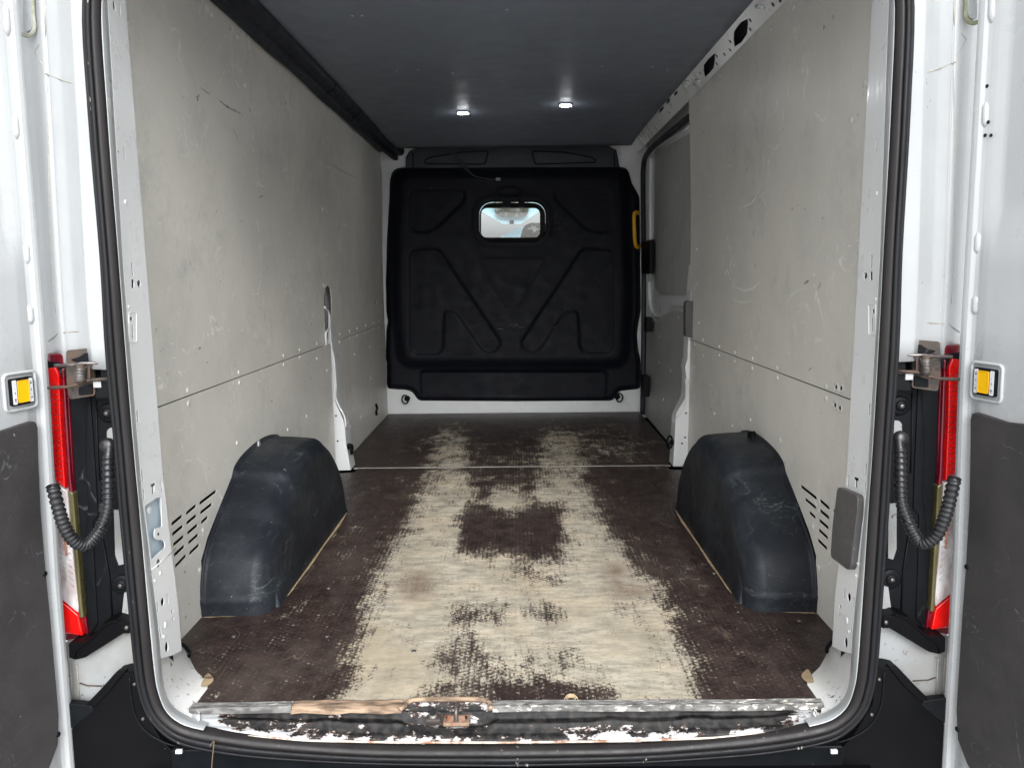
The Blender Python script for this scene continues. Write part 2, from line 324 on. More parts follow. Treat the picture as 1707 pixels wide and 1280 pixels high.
def tube(name, pts, r, m, parent=van, n=8, rf=None, closed=False, smooth=True, **k):
    P = [np.array(p, float) for p in pts]; V = []; Fc = []; L_ = len(P)
    prev = None
    for i, p in enumerate(P):
        if closed: tg = P[(i+1) % L_]-P[i-1]
        else: tg = P[min(i+1, L_-1)]-P[max(i-1, 0)]
        tg = tg/np.linalg.norm(tg)
        if prev is None:
            a = np.array([0, 0, 1.]) if abs(tg[2]) < .9 else np.array([0, 1., 0]); prev = np.cross(tg, a)
        s = prev-tg*(prev@tg); s /= np.linalg.norm(s); prev = s; u = np.cross(tg, s)
        rr = rf(i) if rf else r
        for j in range(n):
            a = 2*math.pi*j/n; V.append(p+rr*(math.cos(a)*s+math.sin(a)*u))
    R_ = L_ if closed else L_-1
    for i in range(R_):
        for j in range(n):
            a = i*n+j; b_ = i*n+(j+1) % n; c = ((i+1) % L_)*n+(j+1) % n; d = ((i+1) % L_)*n+j; Fc.append((a, b_, c, d))
    if not closed: Fc += [tuple(reversed(range(n))), tuple((L_-1)*n+j for j in range(n))]
    o = mesh(name, V, Fc, m, parent, smooth=smooth, **k); fix_normals(o); return o

def smooth_path(P, n=6, closed=False):
    P = [np.array(p, float) for p in P]; out = []; L_ = len(P)
    for i in range(L_ if closed else L_-1):
        g = (lambda j: P[j % L_]) if closed else (lambda j: P[min(max(j, 0), L_-1)])
        p0, p1, p2, p3 = g(i-1), g(i), g(i+1), g(i+2)
        for t in np.linspace(0, 1, n, endpoint=False):
            out.append(.5*((2*p1)+(-p0+p2)*t+(2*p0-5*p1+4*p2-p3)*t*t+(-p0+3*p1-3*p2+p3)*t**3))
    if not closed: out.append(P[-1])
    return out

def box(name, lo, hi, m, parent=van, **k):
    (a, b, c), (d, e, f) = lo, hi
    V = [(a, b, c), (d, b, c), (d, e, c), (a, e, c), (a, b, f), (d, b, f), (d, e, f), (a, e, f)]
    return mesh(name, V, [(0, 3, 2, 1), (4, 5, 6, 7), (0, 1, 5, 4), (1, 2, 6, 5), (2, 3, 7, 6), (3, 0, 4, 7)], m, parent, **k)

def grid(name, f, nu, nv, m, parent=van, smooth=True, solid=0, **k):
    V = [f(i/nu, j/nv) for j in range(nv+1) for i in range(nu+1)]
    Fc = [(j*(nu+1)+i, j*(nu+1)+i+1, (j+1)*(nu+1)+i+1, (j+1)*(nu+1)+i) for j in range(nv) for i in range(nu)]
    o = mesh(name, V, Fc, m, parent, smooth=smooth, **k)
    if solid:
        md = o.modifiers.new('solid', 'SOLIDIFY'); md.thickness = solid; md.offset = 0
    return o

def disc(name, c, nrm, r, h, m, parent=van, n=14, dome=True, **k):
    """a flattened dome or button standing on a surface"""
    nrm = np.array(nrm, float); nrm /= np.linalg.norm(nrm); a = np.cross(nrm, (0, 0, 1.)) if abs(nrm[2]) < .9 else np.cross(nrm, (1., 0, 0))
    a /= np.linalg.norm(a); b = np.cross(nrm, a); c = np.array(c, float)
    rings = [(1, -.002/h if h else 0), (1, .35), (.8, .8), (.45, 1)] if dome else [(1, -.1), (1, 1)]
    V = []; Fc = []
    for rr, hh in rings:
        for j in range(n):
            t = 2*math.pi*j/n; V.append(c+r*rr*(math.cos(t)*a+math.sin(t)*b)+nrm*h*hh)
    for i in range(len(rings)-1):
        for j in range(n): Fc.append((i*n+j, i*n+(j+1) % n, (i+1)*n+(j+1) % n, (i+1)*n+j))
    Fc.append(tuple((len(rings)-1)*n+j for j in range(n)))
    o = mesh(name, V, Fc, m, parent, smooth=dome, **k); fix_normals(o); return o

def inside(P, poly):
    x, y = P[:, 0], P[:, 1]; r = np.zeros(len(P), bool); q = np.array(poly)
    for i in range(len(q)):
        x0, y0 = q[i-1]; x1, y1 = q[i]
        if y0 == y1: continue
        r ^= ((y0 > y) != (y1 > y)) & (x < (x1-x0)*(y-y0)/(y1-y0)+x0)
    return r
def seg_dist(P, poly, closed=True):
    q = np.array(poly, float); best = np.full(len(P), 1e9); near = np.zeros_like(P)
    for i in range(0 if closed else 1, len(q)):
        a = q[i-1]; d = q[i]-a; L2 = d@d
        if L2 == 0: continue
        t = np.clip(((P-a)@d)/L2, 0, 1); c = a+t[:, None]*d; e = np.linalg.norm(P-c, axis=1); k = e < best; best[k] = e[k]; near[k] = c[k]
    return best, near
def gridfill(outline, holes, step):
    """quads filling an outline with holes, edge vertices pulled onto the outline"""
    o = np.array(outline, float); x0, y0 = o.min(0)-step; x1, y1 = o.max(0)+step
    nx, ny = int((x1-x0)/step)+1, int((y1-y0)/step)+1
    X, Y = np.meshgrid(x0+np.arange(nx+1)*step, y0+np.arange(ny+1)*step); P = np.stack([X.ravel(), Y.ravel()], 1)
    C = np.stack([(X[:-1, :-1]+step/2).ravel(), (Y[:-1, :-1]+step/2).ravel()], 1)
    keep = inside(C, outline)
    for h in holes: keep &= ~inside(C, h)
    idx = np.nonzero(keep)[0]; jj, ii = idx//nx, idx % nx; a = jj*(nx+1)+ii
    Q = np.stack([a, a+1, a+nx+2, a+nx+1], 1)
    cnt = np.bincount(Q.ravel(), minlength=len(P)); used = cnt > 0; edge = used & (cnt < 4)
    bd, nr = seg_dist(P[edge], outline)
    for h in holes:
        b2, n2 = seg_dist(P[edge], h); k = b2 < bd; bd[k] = b2[k]; nr[k] = n2[k]
    P[edge] = nr
    re = -np.ones(len(P), int); re[used] = np.arange(used.sum())
    return P[used], re[Q]
def rrect(x0, y0, x1, y1, r, n=6):
    out = []
    for cx, cy, a0 in ((x1-r, y1-r, 0), (x0+r, y1-r, 90), (x0+r, y0+r, 180), (x1-r, y0+r, 270)):
        for i in range(n+1):
            a = math.radians(a0+90*i/n); out.append((cx+r*math.cos(a), cy+r*math.sin(a)))
    return out
def ellipse(cx, cy, rx, ry, n=14, rot=0):
    c, s = math.cos(rot), math.sin(rot)
    return [(cx+rx*math.cos(t)*c-ry*math.sin(t)*s, cy+rx*math.cos(t)*s+ry*math.sin(t)*c) for t in np.linspace(0, 2*math.pi, n, endpoint=False)]
def roundpoly(P, r, n=5):
    P = [np.array(p, float) for p in P]; out = []
    for i in range(len(P)):
        a, b, c = P[i-1], P[i], P[(i+1) % len(P)]
        da = a-b; dc = c-b; la = np.linalg.norm(da); lc = np.linalg.norm(dc); k = min(r, la*.45, lc*.45)
        p0 = b+da/la*k; p2 = b+dc/lc*k
        for t in np.linspace(0, 1, n): out.append(tuple((1-t)**2*p0+2*t*(1-t)*b+t*t*p2))
    return out

# ------------------------------------------------------------------ the van's main measures (metres, floor board top z = 0, sill edge y = 0)
HW = .876; YB = 3.637; YS = 2.132; YP = .085; ZT = 1.765
def wx(z):                                         # half width of the lined wall at height z: the side leans in towards the roof
    t = max(0., z-.85)/.9; return HW-.030*t*t
def onwall(x, y, s):                               # photo point on the lined side wall (s = -1 left, 1 right)
    X = HW
    for _ in range(5):
        q = onX(x, y, s*X); X = wx(q[2])
    return q

# ground
gm = bpy.data.meshes.new('ground'); gm.from_pydata([(-150, -150, -.6), (150, -150, -.6), (150, 150, -.6), (-150, 150, -.6)], [], [(0, 1, 2, 3)])
g = link('ground', gm, 'bounce_ground', None); g['kind'] = 'structure'; g['label'] = 'unseen ground under the van, made pale to bounce light inside'

# ------------------------------------------------------------------ body shell
def shell():
    V = []; Fc = []
    prof = [(-1.0, -.28), (-1.005, .3), (-.995, .9), (-.965, 1.45), (-.93, 1.78), (-.86, 1.90), (-.70, 1.95), (0, 1.975)]
    prof = prof+[(-x, z) for x, z in reversed(prof[:-1])]
    ys = [.16, .6, 1.5, 2.4, 3.2, YB+.08]
    n = len(prof)
    for y in ys: V += [(x, y, z) for x, z in prof]
    for i in range(len(ys)-1):
        for j in range(n-1): Fc.append((i*n+j, i*n+j+1, (i+1)*n+j+1, (i+1)*n+j))
    o = mesh('outer_body', V, Fc, 'paint', smooth=True); md = o.modifiers.new('s', 'SOLIDIFY'); md.thickness = .02; md.offset = 0
    V = [(-1.0, .16, -.05), (1.0, .16, -.05), (1.0, YB+.08, -.05), (-1.0, YB+.08, -.05)]
    o = mesh('underfloor', V, [(0, 1, 2, 3)], 'void'); o.modifiers.new('s', 'SOLIDIFY').thickness = .02
shell()
# rear header above the opening
box('rear_header', (-.80, -.05, 1.66), (.80, .25, 1.96), 'paint', bevel=.01)
# a wall behind the bulkhead, open at its window
WIN = rrect(797, 336, 911, 404, 24)
q = [onY(x, y, YB) for x, y in WIN]; wh = [(a[0], a[2]) for a in q]
sheet('front_bulkhead_frame', [(-.97, -.05), (.97, -.05), (.97, 1.93), (-.97, 1.93)], 'paint', lambda u, v, w: (u, YB+.045+w, v), [wh], .02)

# ------------------------------------------------------------------ floor boards
GUS = [(302, 1074), (307, 1083), (313, 1091), (319, 1103), (327, 1117), (338, 1128), (346, 1139), (346, 1147), (336, 1160), (321, 1181)]
gus3 = [onZ(x, y, 0) for x, y in GUS]
AY0, AY1 = .455, 1.50                               # wheel box from, to (y)
def arch_plan(off=0.):                              # plan of the wheel box at the floor, left side
    P = [(-.886, AY0+.01-off), (-.80, AY0+.015-off), (-.735, AY0+.045-off), (-.700+off*.7, AY0+.105-off*.7), (-.687+off, AY0+.17), (-.684+off, .9), (-.684+off, 1.33), (-.695+off*.8, 1.41+off*.3), (-.725+off*.4, 1.475+off), (-.80, AY1+off), (-.886, AY1+.004+off)]
    return P
def wear_at(px, py):
    def ip(tab): ks = sorted(tab); return np.interp(py, ks, [tab[k] for k in ks])
    Lf = ip({690: 740, 740: 722, 780: 712, 820: 698, 860: 683, 900: 662, 940: 642, 980: 622, 1020: 610, 1060: 602, 1100: 590, 1190: 570})
    Rt = ip({690: 945, 740: 958, 780: 966, 820: 985, 860: 1002, 900: 1025, 940: 1060, 980: 1090, 1020: 1115, 1060: 1130, 1100: 1147, 1190: 1162})
    A = ip({688: 0., 712: .25, 735: .38, 775: .56, 810: .84, 860: .92, 1000: .98, 1190: 1.0}); sf = ip({700: 18, 900: 28, 1180: 34})
    def st(a, s): return 1/(1+np.exp(-np.clip(a/s*2.2, -30, 30)))
    w = A*st(px-Lf, sf)*st(Rt-px, sf)
    def bx(x0, x1, y0, y1, s, sy=None):
        sy = sy or s; return st(px-x0, s)*st(x1-px, s)*st(py-y0, sy)*st(y1-py, sy)
    w = w-.55*bx(778, 902, 650, 832, 12)-.95*bx(768, 936, 842, 925, 14, 12)-.35*bx(850, 945, 925, 975, 14, 12)
    w = w+.75*np.exp(-((px-845)/28)**2-((py-838)/20)**2)+.25*np.exp(-((px-905)/20)**2-((py-822)/10)**2)
    w = w-.42*bx(750, 852, 1003, 1038, 10, 7)-.42*bx(872, 952, 1005, 1034, 10, 7)-.38*bx(735, 800, 1030, 1110, 14)
    w = w-.33*bx(722, 962, 1085, 1200, 22, 18)-.10*bx(690, 1020, 1120, 1200, 24, 12)-.32*bx(692, 1035, 1138, 1200, 16, 8)-.35*bx(960, 1030, 1145, 1200, 12, 8)
    w = w+.27*bx(715, 1075, 708, 782, 26, 10)+.10*bx(960, 1110, 735, 765, 30, 10)
    w = w+.30*np.exp(-((px-560)/70)**2-((py-900)/60)**2)*.4
    return np.clip(w, -.25, 1.25)
def stain_at(px, py):
    s = 1.1*np.exp(-((px-692)/34)**2-((py-975)/24)**2)+.95*np.exp(-((px-1025)/22)**2-((py-955)/18)**2)+.9*np.exp(-((px-1048)/38)**2-((py-985)/13)**2)
    return s
def floor_board(name, outline, step, label, thick=.010, ztop=0.):
    P, Q = gridfill(outline, (), step)
    top = np.c_[P, np.full(len(P), ztop)]; o = mesh(name, top, Q, 'floor', label=label)
    x, y = project_arr(top)
    a = o.data.attributes.new('wear', 'FLOAT', 'POINT'); a.data.foreach_set('value', wear_at(x, y).astype(np.float32))
    a = o.data.attributes.new('stain', 'FLOAT', 'POINT'); a.data.foreach_set('value', stain_at(x, y).astype(np.float32))
    md = o.modifiers.new('s', 'SOLIDIFY'); md.thickness = thick; md.offset = -1
    return o
def project_arr(P):
    v = P-EYE; d = v@_f; return 853.5+F_PX*(v@_r)/d, 640-F_PX*(v@_u)/d
ap = arch_plan(.016)
left = [(g[0], g[1]) for g in reversed(gus3)]       # from sill corner up the corner gusset
left += [(-.874, .16), (-.874, .25)]
outl = [(-.715, .004)]+left+ap+[(-.874, YS-.10), (-.78, YS-.08), (-.775, YS-.003)]
notch0, notch1 = onZ(678, 1178, 0)[0], onZ(812, 1178, 0)[0]
full = outl+[(-x, y) for x, y in reversed(outl)]
full = full+[(notch1+.01, .004), (notch1-.005, .014), (notch1-.02, .02), (notch0+.02, .02), (notch0+.005, .014), (notch0-.01, .004)]
floor_board('floor_board', full, .012, 'worn brown floor board between the wheel boxes, bare wood showing down its middle')
f2 = [(-.80, YS+.003), (-.80, YS+.06), (-.876, YS+.09), (-.876, YB), (.876, YB), (.876, YS+.09), (.80, YS+.06), (.80, YS+.003)]
floor_board('floor_board', f2, .015, 'dark front floor board in front of the bulkhead')
box('floor_joint_strip', (-.80, YS-.005, -.004), (.80, YS+.005, .0025), mat('joint_strip', (.30, .285, .25), (.22, .21, .18), rough=.6), bevel=.001)
# countersunk screws in the floor
for x, y in [(390, 1060), (545, 1060), (1165, 1034), (1332, 1034), (548, 980), (690, 1085), (1190, 955), (1010, 900)]:
    p = onZ(x, y, 0); disc('floor_screw', p+np.array([0, 0, .0008]), (0, 0, 1), .0065, .0012, 'steel')
# torn wood plug near the sill
p = onZ(952, 1166, 0); grid('wood_plug', lambda u, v: (p[0]+.016*math.cos(math.pi*u)*(1-.45*v), p[1]-.004+.020*math.sin(math.pi*u)*(1-.45*v), .001+.007*math.sin(math.pi*v)), 12, 4, 'wood', solid=.002)

# ------------------------------------------------------------------ sill: aluminium strip, splintered wooden edge, painted sill, striker
zc = -.0005
def strip(name, x0, x1, m, label=None, parent=van, ys=None):
    V = []; Fc = []; prof = [(.0215, .0010), (.0205, .0035), (.0195, .0035), (.0185, .0025), (.017, .0035), (.0145, .0035), (.013, .0025), (.0115, .0035), (.009, .0035), (.0075, .0025), (.006, .0035), (0, .0035), (-.004, .001), (-.005, -.009), (-.002, -.012), (.004, -.011)]
    n = max(2, int(abs(x1-x0)/.02)); k = len(prof)
    for i in range(n+1):
        x = x0+(x1-x0)*i/n; dz = .0012*math.sin(x*17+1)*math.sin(x*5); dy = .0018*math.sin(x*11)
        V += [(x, y-.010+dy, z+dz) for y, z in prof]
    for i in range(n):
        for j in range(k-1): Fc.append((i*k+j, i*k+j+1, (i+1)*k+j+1, (i+1)*k+j))
    Fc += [tuple(range(k)), tuple(reversed([n*k+j for j in range(k)]))]
    return mesh(name, V, Fc, m, parent, label=label)
xs = onZ(480, 1190, 0)[0]
strip('sill_strip', -.712, xs, 'alu', 'ribbed aluminium strip remnant at the left end of the sill')
strip('sill_strip', notch1+.012, .712, 'alu', 'long ribbed aluminium strip, its paint and wood filler worn')
def woodedge(u, v):
    x = xs+.001+(notch0-.012-xs)*u; a = v*1.9
    yy = .016-.034*v-.002*math.sin(x*60)*v; zz = .0028-.011*max(0, v-.72)/.28*1.1+.0009*math.sin(x*43+v*9)+.0006*math.sin(x*120)
    return (x, yy, zz)
grid('splintered_board_edge', woodedge, 60, 12, 'woodfront', smooth=True, label='bare splintered board edge where the metal strip is missing', solid=.002)
# raised wooden lip around the notch
nl = [(notch0-.014, -.016), (notch0-.008, -.004), (notch0-.004, .008), (notch0+.008, .019), (notch0+.03, .023), (0*.5+(notch0+notch1)/2, .0235), (notch1-.03, .023), (notch1-.008, .019), (notch1+.004, .008), (notch1+.007, -.006), (notch1+.008, -.016)]
tube('notch_edge', [(x, y, -.0005) for x, y in smooth_path([np.array(a) for a in nl], 4)], .0058, 'woodfront', n=8, label='rounded bare wood edge around the striker notch')

# sill metal: profile from under the strip down to the lip below; z of the bottom rubber varies
def sill_lip_z(x):      # where the lip meets the rubber, from the photograph
    return float(np.interp(abs(x), [0, .25, .45, .60, .70, .76], [-.058, -.056, -.050, -.036, -.015, .012]))
def sill_pt(u, v):
    x = -.735+1.47*u; zl = sill_lip_z(x)
    prof = [(-.000, -.009), (-.006, -.017), (-.013, -.024), (-.021, -.023), (-.028, -.021), (-.034, -.027), (-.042, -.033), (-.050, -.034), (-.055, -.037), (-.058, -.045)]
    t = v*(len(prof)-1); i = min(int(t), len(prof)-2); t -= i
    y = prof[i][0]*(1-t)+prof[i+1][0]*t; z = prof[i][1]*(1-t)+prof[i+1][1]*t
    z = z*(1+0*x)+(zl+.045)*min(1, v*1.25)
    ew = max(0, min(1, (abs(x)-.60)/.1)); z = z*(1-ew)+ew*((-.006)+(zl+.000)*v)   # ends rise to the corner gussets
    # drained pressings
    for c in (-.40, -.20, .24, .42): z += .006*math.exp(-((x-c)/.035)**2)*math.sin(math.pi*v)
    nw = 1/(1+math.exp(-(x-notch0+.005)/.006))/(1+math.exp((x-notch1-.005)/.006)); z -= nw*.018*max(0, 1-abs(v-.25)/.42)
    y += -.0015*math.sin(x*25)
    return (x, y, z)
so = grid('sill', sill_pt, 240, 36, 'sill', label='black sill with white paint flaking off it', solid=.001)
vv = np.array([v.co[:] for v in so.data.vertices]); uu = (vv[:, 0]+.735)/1.47; jv = np.repeat(np.linspace(0, 1, 37), 241)
wr = np.interp(jv, [0, .25, .5, .66, .8, .9, 1], [.10, .08, .16, .30, .46, .62, .5])
wr += .75*np.clip((np.abs(vv[:, 0])-.60)/.07, 0, 1)+.22*np.exp(-((vv[:, 0]+.50)/.16)**2)+.15*np.exp(-((vv[:, 0]-.22)/.13)**2)*(jv > .5)-.25*np.exp(-((vv[:, 0]+.02)/.05)**2)*(jv > .85)
wr -= .16*np.exp(-(vv[:, 0]/.22)**2)*(jv > .6)+.05; inN = (vv[:, 0] > notch0-.0) & (vv[:, 0] < notch1) & (jv < .5); wr[inN] += .28; wr[(vv[:, 0] > .40)] -= .10
a = so.data.attributes.new('wear', 'FLOAT', 'POINT'); a.data.foreach_set('value', wr.astype(np.float32))
# back wall of the notch (chipped paint)
o = mesh('notch_back', [(notch0-.006, .012, -.001), (notch1+.004, .012, -.001), (notch1+.004, .0, -.036), (notch0-.006, .0, -.036)], [(0, 3, 2, 1)], 'sill')
a = o.data.attributes.new('wear', 'FLOAT', 'POINT'); a.data.foreach_set('value', [.35]*4)
tube('sill_lip', [(x, -.0585, sill_pt((x+.735)/1.47, 1)[2]+.0035) for x in np.linspace(-.66, .66, 70)], .0026, mat('rusty_lip_paint', (.62, .55, .47), (.30, .15, .09), rough=.7, scale=22, nrange=(.47, .6)), n=6, label='rust-streaked lip of the sill')
# striker
sx = .5*(onZ(765, 1200, 0)[0]+onZ(752, 1200, 0)[0]); sy = -.020
st = box('striker', (sx-.030, sy-.020, -.030), (sx+.030, sy+.018, -.020), 'latch', bevel=.004, label='rusted door striker plate in the middle of the sill')
tube('striker_loop', smooth_path([(sx, sy-.012, -.022), (sx, sy-.012, -.002), (sx, sy-.004, .006), (sx, sy+.010, .008), (sx, sy+.016, 0), (sx, sy+.018, -.022)], 4), .0045, 'steel', parent=st, n=10)
for s in (-1, 1):
    disc('screw_hole', (sx+s*.019, sy+.002, -.0202), (0, 0, 1), .0052, .0012, 'void', parent=st, dome=False)
    box('striker_wing', (sx+(.005 if s > 0 else -.020), sy-.014, -.021), (sx+(.020 if s > 0 else -.005), sy-.006, -.008), 'latch', parent=st, bevel=.002)
bx_ = onY(722, 1193, -.01)
br = box('buffer_bracket', (bx_[0]-.016, -.024, -.031), (bx_[0]+.018, .000, -.021), 'rust', bevel=.003)
disc('buffer_bolt', (bx_[0], -.010, -.021), (0, -.35, 1), .0115, .008, 'steel', parent=br)
disc('buffer_bolt', (bx_[0], -.013, -.013), (0, -.35, 1), .006, .003, 'void', parent=br, dome=False)

# dry grass stalk caught on the seal: a thing of its own
base = onY(357, 1260, -.088)
stk = tube('dry_stalk', smooth_path([base+np.array([-.004, -.012, -.035]), base+np.array([0, -.010, 0]), base+np.array([.003, -.004, .030]), base+np.array([0, .002, .034]), base+np.array([-.010, .004, .020])], 5), .0011, 'stalk', parent=None, n=6)
stk['label'] = 'thin dry grass stalk hooked over the rubber seal below the left end of the sill'; stk['category'] = 'stalk'

# ------------------------------------------------------------------ door seal: one loop of rubber round the opening
SL_o = [(136, 0), (146, 200), (165, 430), (174, 588), (190, 756), (197, 850), (213, 1018), (223, 1119), (231, 1160), (243, 1192), (268, 1222), (303, 1243), (370, 1258), (464, 1268), (628, 1276), (850, 1279)]
SL_i = [(166, 0), (176, 200), (194, 430), (206, 588), (220, 756), (229, 850), (244, 1018), (254, 1119), (261, 1155), (272, 1182), (290, 1201), (318, 1214), (378, 1225), (464, 1235), (628, 1246), (850, 1247)]
YSL = -.07
lo = [onY(x, y, YSL) for x, y in SL_o]; li = [onY(x, y, YSL) for x, y in SL_i]
lo[-1][0] = 0; li[-1][0] = 0
top_o = [np.array([0, YSL, 1.70]), np.array([-.45, YSL, 1.70]), np.array([-.66, YSL, 1.68]), np.array([-.745, YSL, 1.60])]
top_i = [np.array([0, YSL, 1.668]), np.array([-.44, YSL, 1.668]), np.array([-.64, YSL, 1.65]), np.array([-.712, YSL, 1.58])]
PO = smooth_path(top_o+lo, 5); PI = smooth_path(top_i+li, 5)
PO = PO+[p*np.array([-1, 1, 1]) for p in reversed(PO[1:-1])]; PI = PI+[p*np.array([-1, 1, 1]) for p in reversed(PI[1:-1])]
def sweep_between(name, A, B, prof, m, parent=van, label=None, closed=True):
    V = []; k = len(prof); n = len(A)
    for a, b in zip(A, B):
        for t, h in prof: V.append(a*(1-t)+b*t+np.array([0, -h, 0]))
    Fc = [(i*k+j, ((i+1) % n)*k+j, ((i+1) % n)*k+j+1, i*k+j+1) for i in range(n if closed else n-1) for j in range(k-1)]
    o = mesh(name, V, Fc, m, parent, smooth=True, label=label); return o
seal = sweep_between('door_seal', PO, PI, [(0, -.025), (-.01, -.006), (.04, .001), (.10, .003), (.17, .003), (.19, .0012), (.21, .003), (.30, .0055), (.42, .0065), (.52, .0045), (.555, -.001), (.56, -.006)], 'seal', label='black rubber weatherstrip running round the rear opening')
sweep_between('seal_bulb', PO, PI, [(.555, -.006), (.57, .001), (.63, .0065), (.72, .0085), (.80, .0075), (.88, .005), (.96, .002), (1.0, -.02)], 'seal_in', parent=seal, label='brownish inner bulb of the weatherstrip')

# ------------------------------------------------------------------ both sides
HOLES_PX = {   # pressed holes of the rear pillar (left side in the photograph)
 'slot': [(199, 4, 199.5, 28), (206.5, 246, 208, 267), (220, 438, 221.5, 460), (220.8, 542, 221.8, 565), (229, 684, 230, 703), (236.6, 783, 238.6, 802), (268.7, 802, 270.6, 820), (239, 815, 241, 834), (254.6, 1011, 256, 1028), (279, 988, 280.4, 1005), (263.7, 1049, 265.4, 1066)],
 'oval': [(189, 10.5, 2.1, 8), (231.8, 472.8, 3, 6), (219, 531.5, 2.2, 4.6), (264.5, 938, 3.6, 7.5), (271.4, 1003, 3.2, 7.5), (278, 1078, 3, 9.5), (287.5, 1018.5, 1.7, 3.2), (289, 1031, 1.5, 3)],
 'rect': [(219.5, 466, 223.5, 480)]}
for side, SN in ((1, 'left'), (-1, 'right')):
    SIDE[0] = side
    # ---- rear pillar: flat face with holes between (X0,Y0) and (X1,Y1)
    A0 = np.array([-.769, -.030]); A1 = np.array([-.7705, .070])
    L_ = np.linalg.norm(A1-A0); dv = (A1-A0)/L_; nv = np.array([-dv[1], dv[0]]); nv = nv if nv[0] < 0 else -nv     # nv points into the pillar
    PL = (A0[0], A0[1], 0); PN = (nv[0], nv[1], 0)
    def lean(z, k=0.): return .024*max(0., (z-.98))*(1-k)+.012*max(0., min(1, (.5-z)/.3))      # the opening narrows a little towards the top
    def to_sz(x, y):
        q = on(x, y, PL, PN)
        q2 = on(x-0, y, (A0[0]+lean(q[2]), A0[1], 0), PN); kk = min(1, max(0, (q[1]-A0[1])/.1)); q2 = on(x, y, (A0[0]+lean(q[2], kk), A0[1], 0), PN); return ((q2[1]-A0[1])/dv[1], q2[2])
    holes = []
    for k_, L2 in HOLES_PX.items():
        for h in L2:
            if k_ == 'slot':
                a = to_sz(h[0], h[1]); b = to_sz(h[2], h[3]); w_ = .0028
                holes.append([(a[0]-w_, a[1]), (a[0]+w_, a[1]), (b[0]+w_, b[1]), (b[0]-w_, b[1])])
            elif k_ == 'oval':
                c = to_sz(h[0], h[1]); e = to_sz(h[0]+h[2], h[1]); e2 = to_sz(h[0], h[1]+h[3])
                holes.append(ellipse(c[0], c[1], abs(e[0]-c[0]), abs(e2[1]-c[1]), 12))
            else: holes.append([to_sz(h[0], h[1]), to_sz(h[2], h[1]), to_sz(h[2], h[3]), to_sz(h[0], h[3])])
    tp = [(251, 807), (259, 804), (259.6, 808.5), (257.4, 809.5), (257, 822), (253.6, 822.5), (254, 811), (251.2, 812)]
    holes.append([to_sz(*q) for q in tp])
    if side == 1:                                    # open service hole, left pillar only (a cap covers it on the right)
        sv = [(241.5, 843), (262, 829), (268.6, 828), (270.5, 878), (259, 880), (257.2, 888), (258.5, 897), (263, 900), (270, 899), (275, 903), (275.5, 912), (271, 916), (252, 933), (247, 919), (243, 880)]
        SVH = [(max(.004, a), b) for a, b in (to_sz(*q) for q in roundpoly(sv, 3, 3))]
        holes.append(SVH)
    s1 = L_; zb = .035
    def _bb(h): h = np.array(h); return h.min(0), h.max(0)
    kept = []
    for h in sorted(holes, key=lambda h: -np.ptp(np.array(h)[:, 1])*np.ptp(np.array(h)[:, 0])):
        a, b = _bb(h)
        if a[0] < .003:
            h = [(max(u, .003), v) for u, v in h] if len(h) > 20 else [(u+.003-a[0], v) for u, v in h]
            a, b = _bb(h)
        if b[0] > s1-.001: continue
        if any((a[0] < d[0]+.0004) and (b[0] > c[0]-.0004) and (a[1] < d[1]+.0015) and (b[1] > c[1]-.0015) for c, d in map(_bb, kept)): continue
        kept.append(h)
    holes = kept
    zl0, zl1 = to_sz(256, 1100)[1], to_sz(301, 1080)[1]; out = [(0, zl0-.014), (s1*.5, (zl0+zl1)/2-.014), (s1, zl1-.008), (s1, 1.70), (0, 1.66)]
    def mp_(u, v, w): return (A0[0]+dv[0]*u+nv[0]*w+lean(v, min(1, max(0, u/s1))), A0[1]+dv[1]*u+nv[1]*w, v)
    pil = sheet('rear_pillar', out, 'paint', mp_, holes, .0025, cuts=[(1, np.arange(.1, 1.7, .1))], label='white rear pillar with pressed slots and holes, '+SN+' side of the opening')
    # dark sheet standing in for shade inside the pillar
    grid('pillar_inner', lambda u, v: mp_(.004+(s1-.005)*u, .06+1.6*v, .050-.030*abs(2*u-1)), 4, 8, 'void', parent=pil)
    grid('pillar_return', lambda u, v: mp_(s1, zl1+.004+(1.69-zl1)*v, .118*u), 3, 20, 'paint', parent=pil, solid=.002)
    # rounded ridge between seal and flat face, following the opening down into the corner
    def ridge_pt(u, v):
        i = u*(len(RI)-1); k0 = min(int(i), len(RI)-2); t = i-k0; b_ = RI[k0]*(1-t)+RI[k0+1]*t; o_ = RO[k0]*(1-t)+RO[k0+1]*t
        dirn = b_-o_; dirn /= np.linalg.norm(dirn)
        return b_, dirn
    cut = [i for i, p in enumerate(PI) if p[0] <= 0]; half = [i for i in cut if i <= len(PI)//2]
    RI = [PI[i] for i in half if PI[i][2] < 1.62 and PI[i][0] < -.655]; RO = [PO[i] for i in half if PI[i][2] < 1.62 and PI[i][0] < -.655]
    def rf(u, v):
        b_, d_ = ridge_pt(u, v); z = b_[2]
        if z > .12: end = np.array([A0[0]+lean(z)-.0005, A0[1], z]); 
        else:
            t = min(1, (.12-z)/.12); end = np.array([A0[0]+lean(z)-.0005, A0[1], z])*(1-t)+(b_-d_*0+np.array([0, .035, -.0]))*t
        p = b_+np.array([0, .012, 0]); mid = b_+d_*.006+np.array([0, -.004, 0])
        mid2 = (mid+end)/2+d_*.004+np.array([0, -.006, 0])
        if v < .33: t = v/.33; return p*(1-t)+mid*t
        if v < .66: t = (v-.33)/.33; return mid*(1-t)+mid2*t
        t = (v-.66)/.34; return mid2*(1-t)+end*t
    grid('pillar_ridge', rf, 80, 9, 'paint_out_dimmed', parent=pil)
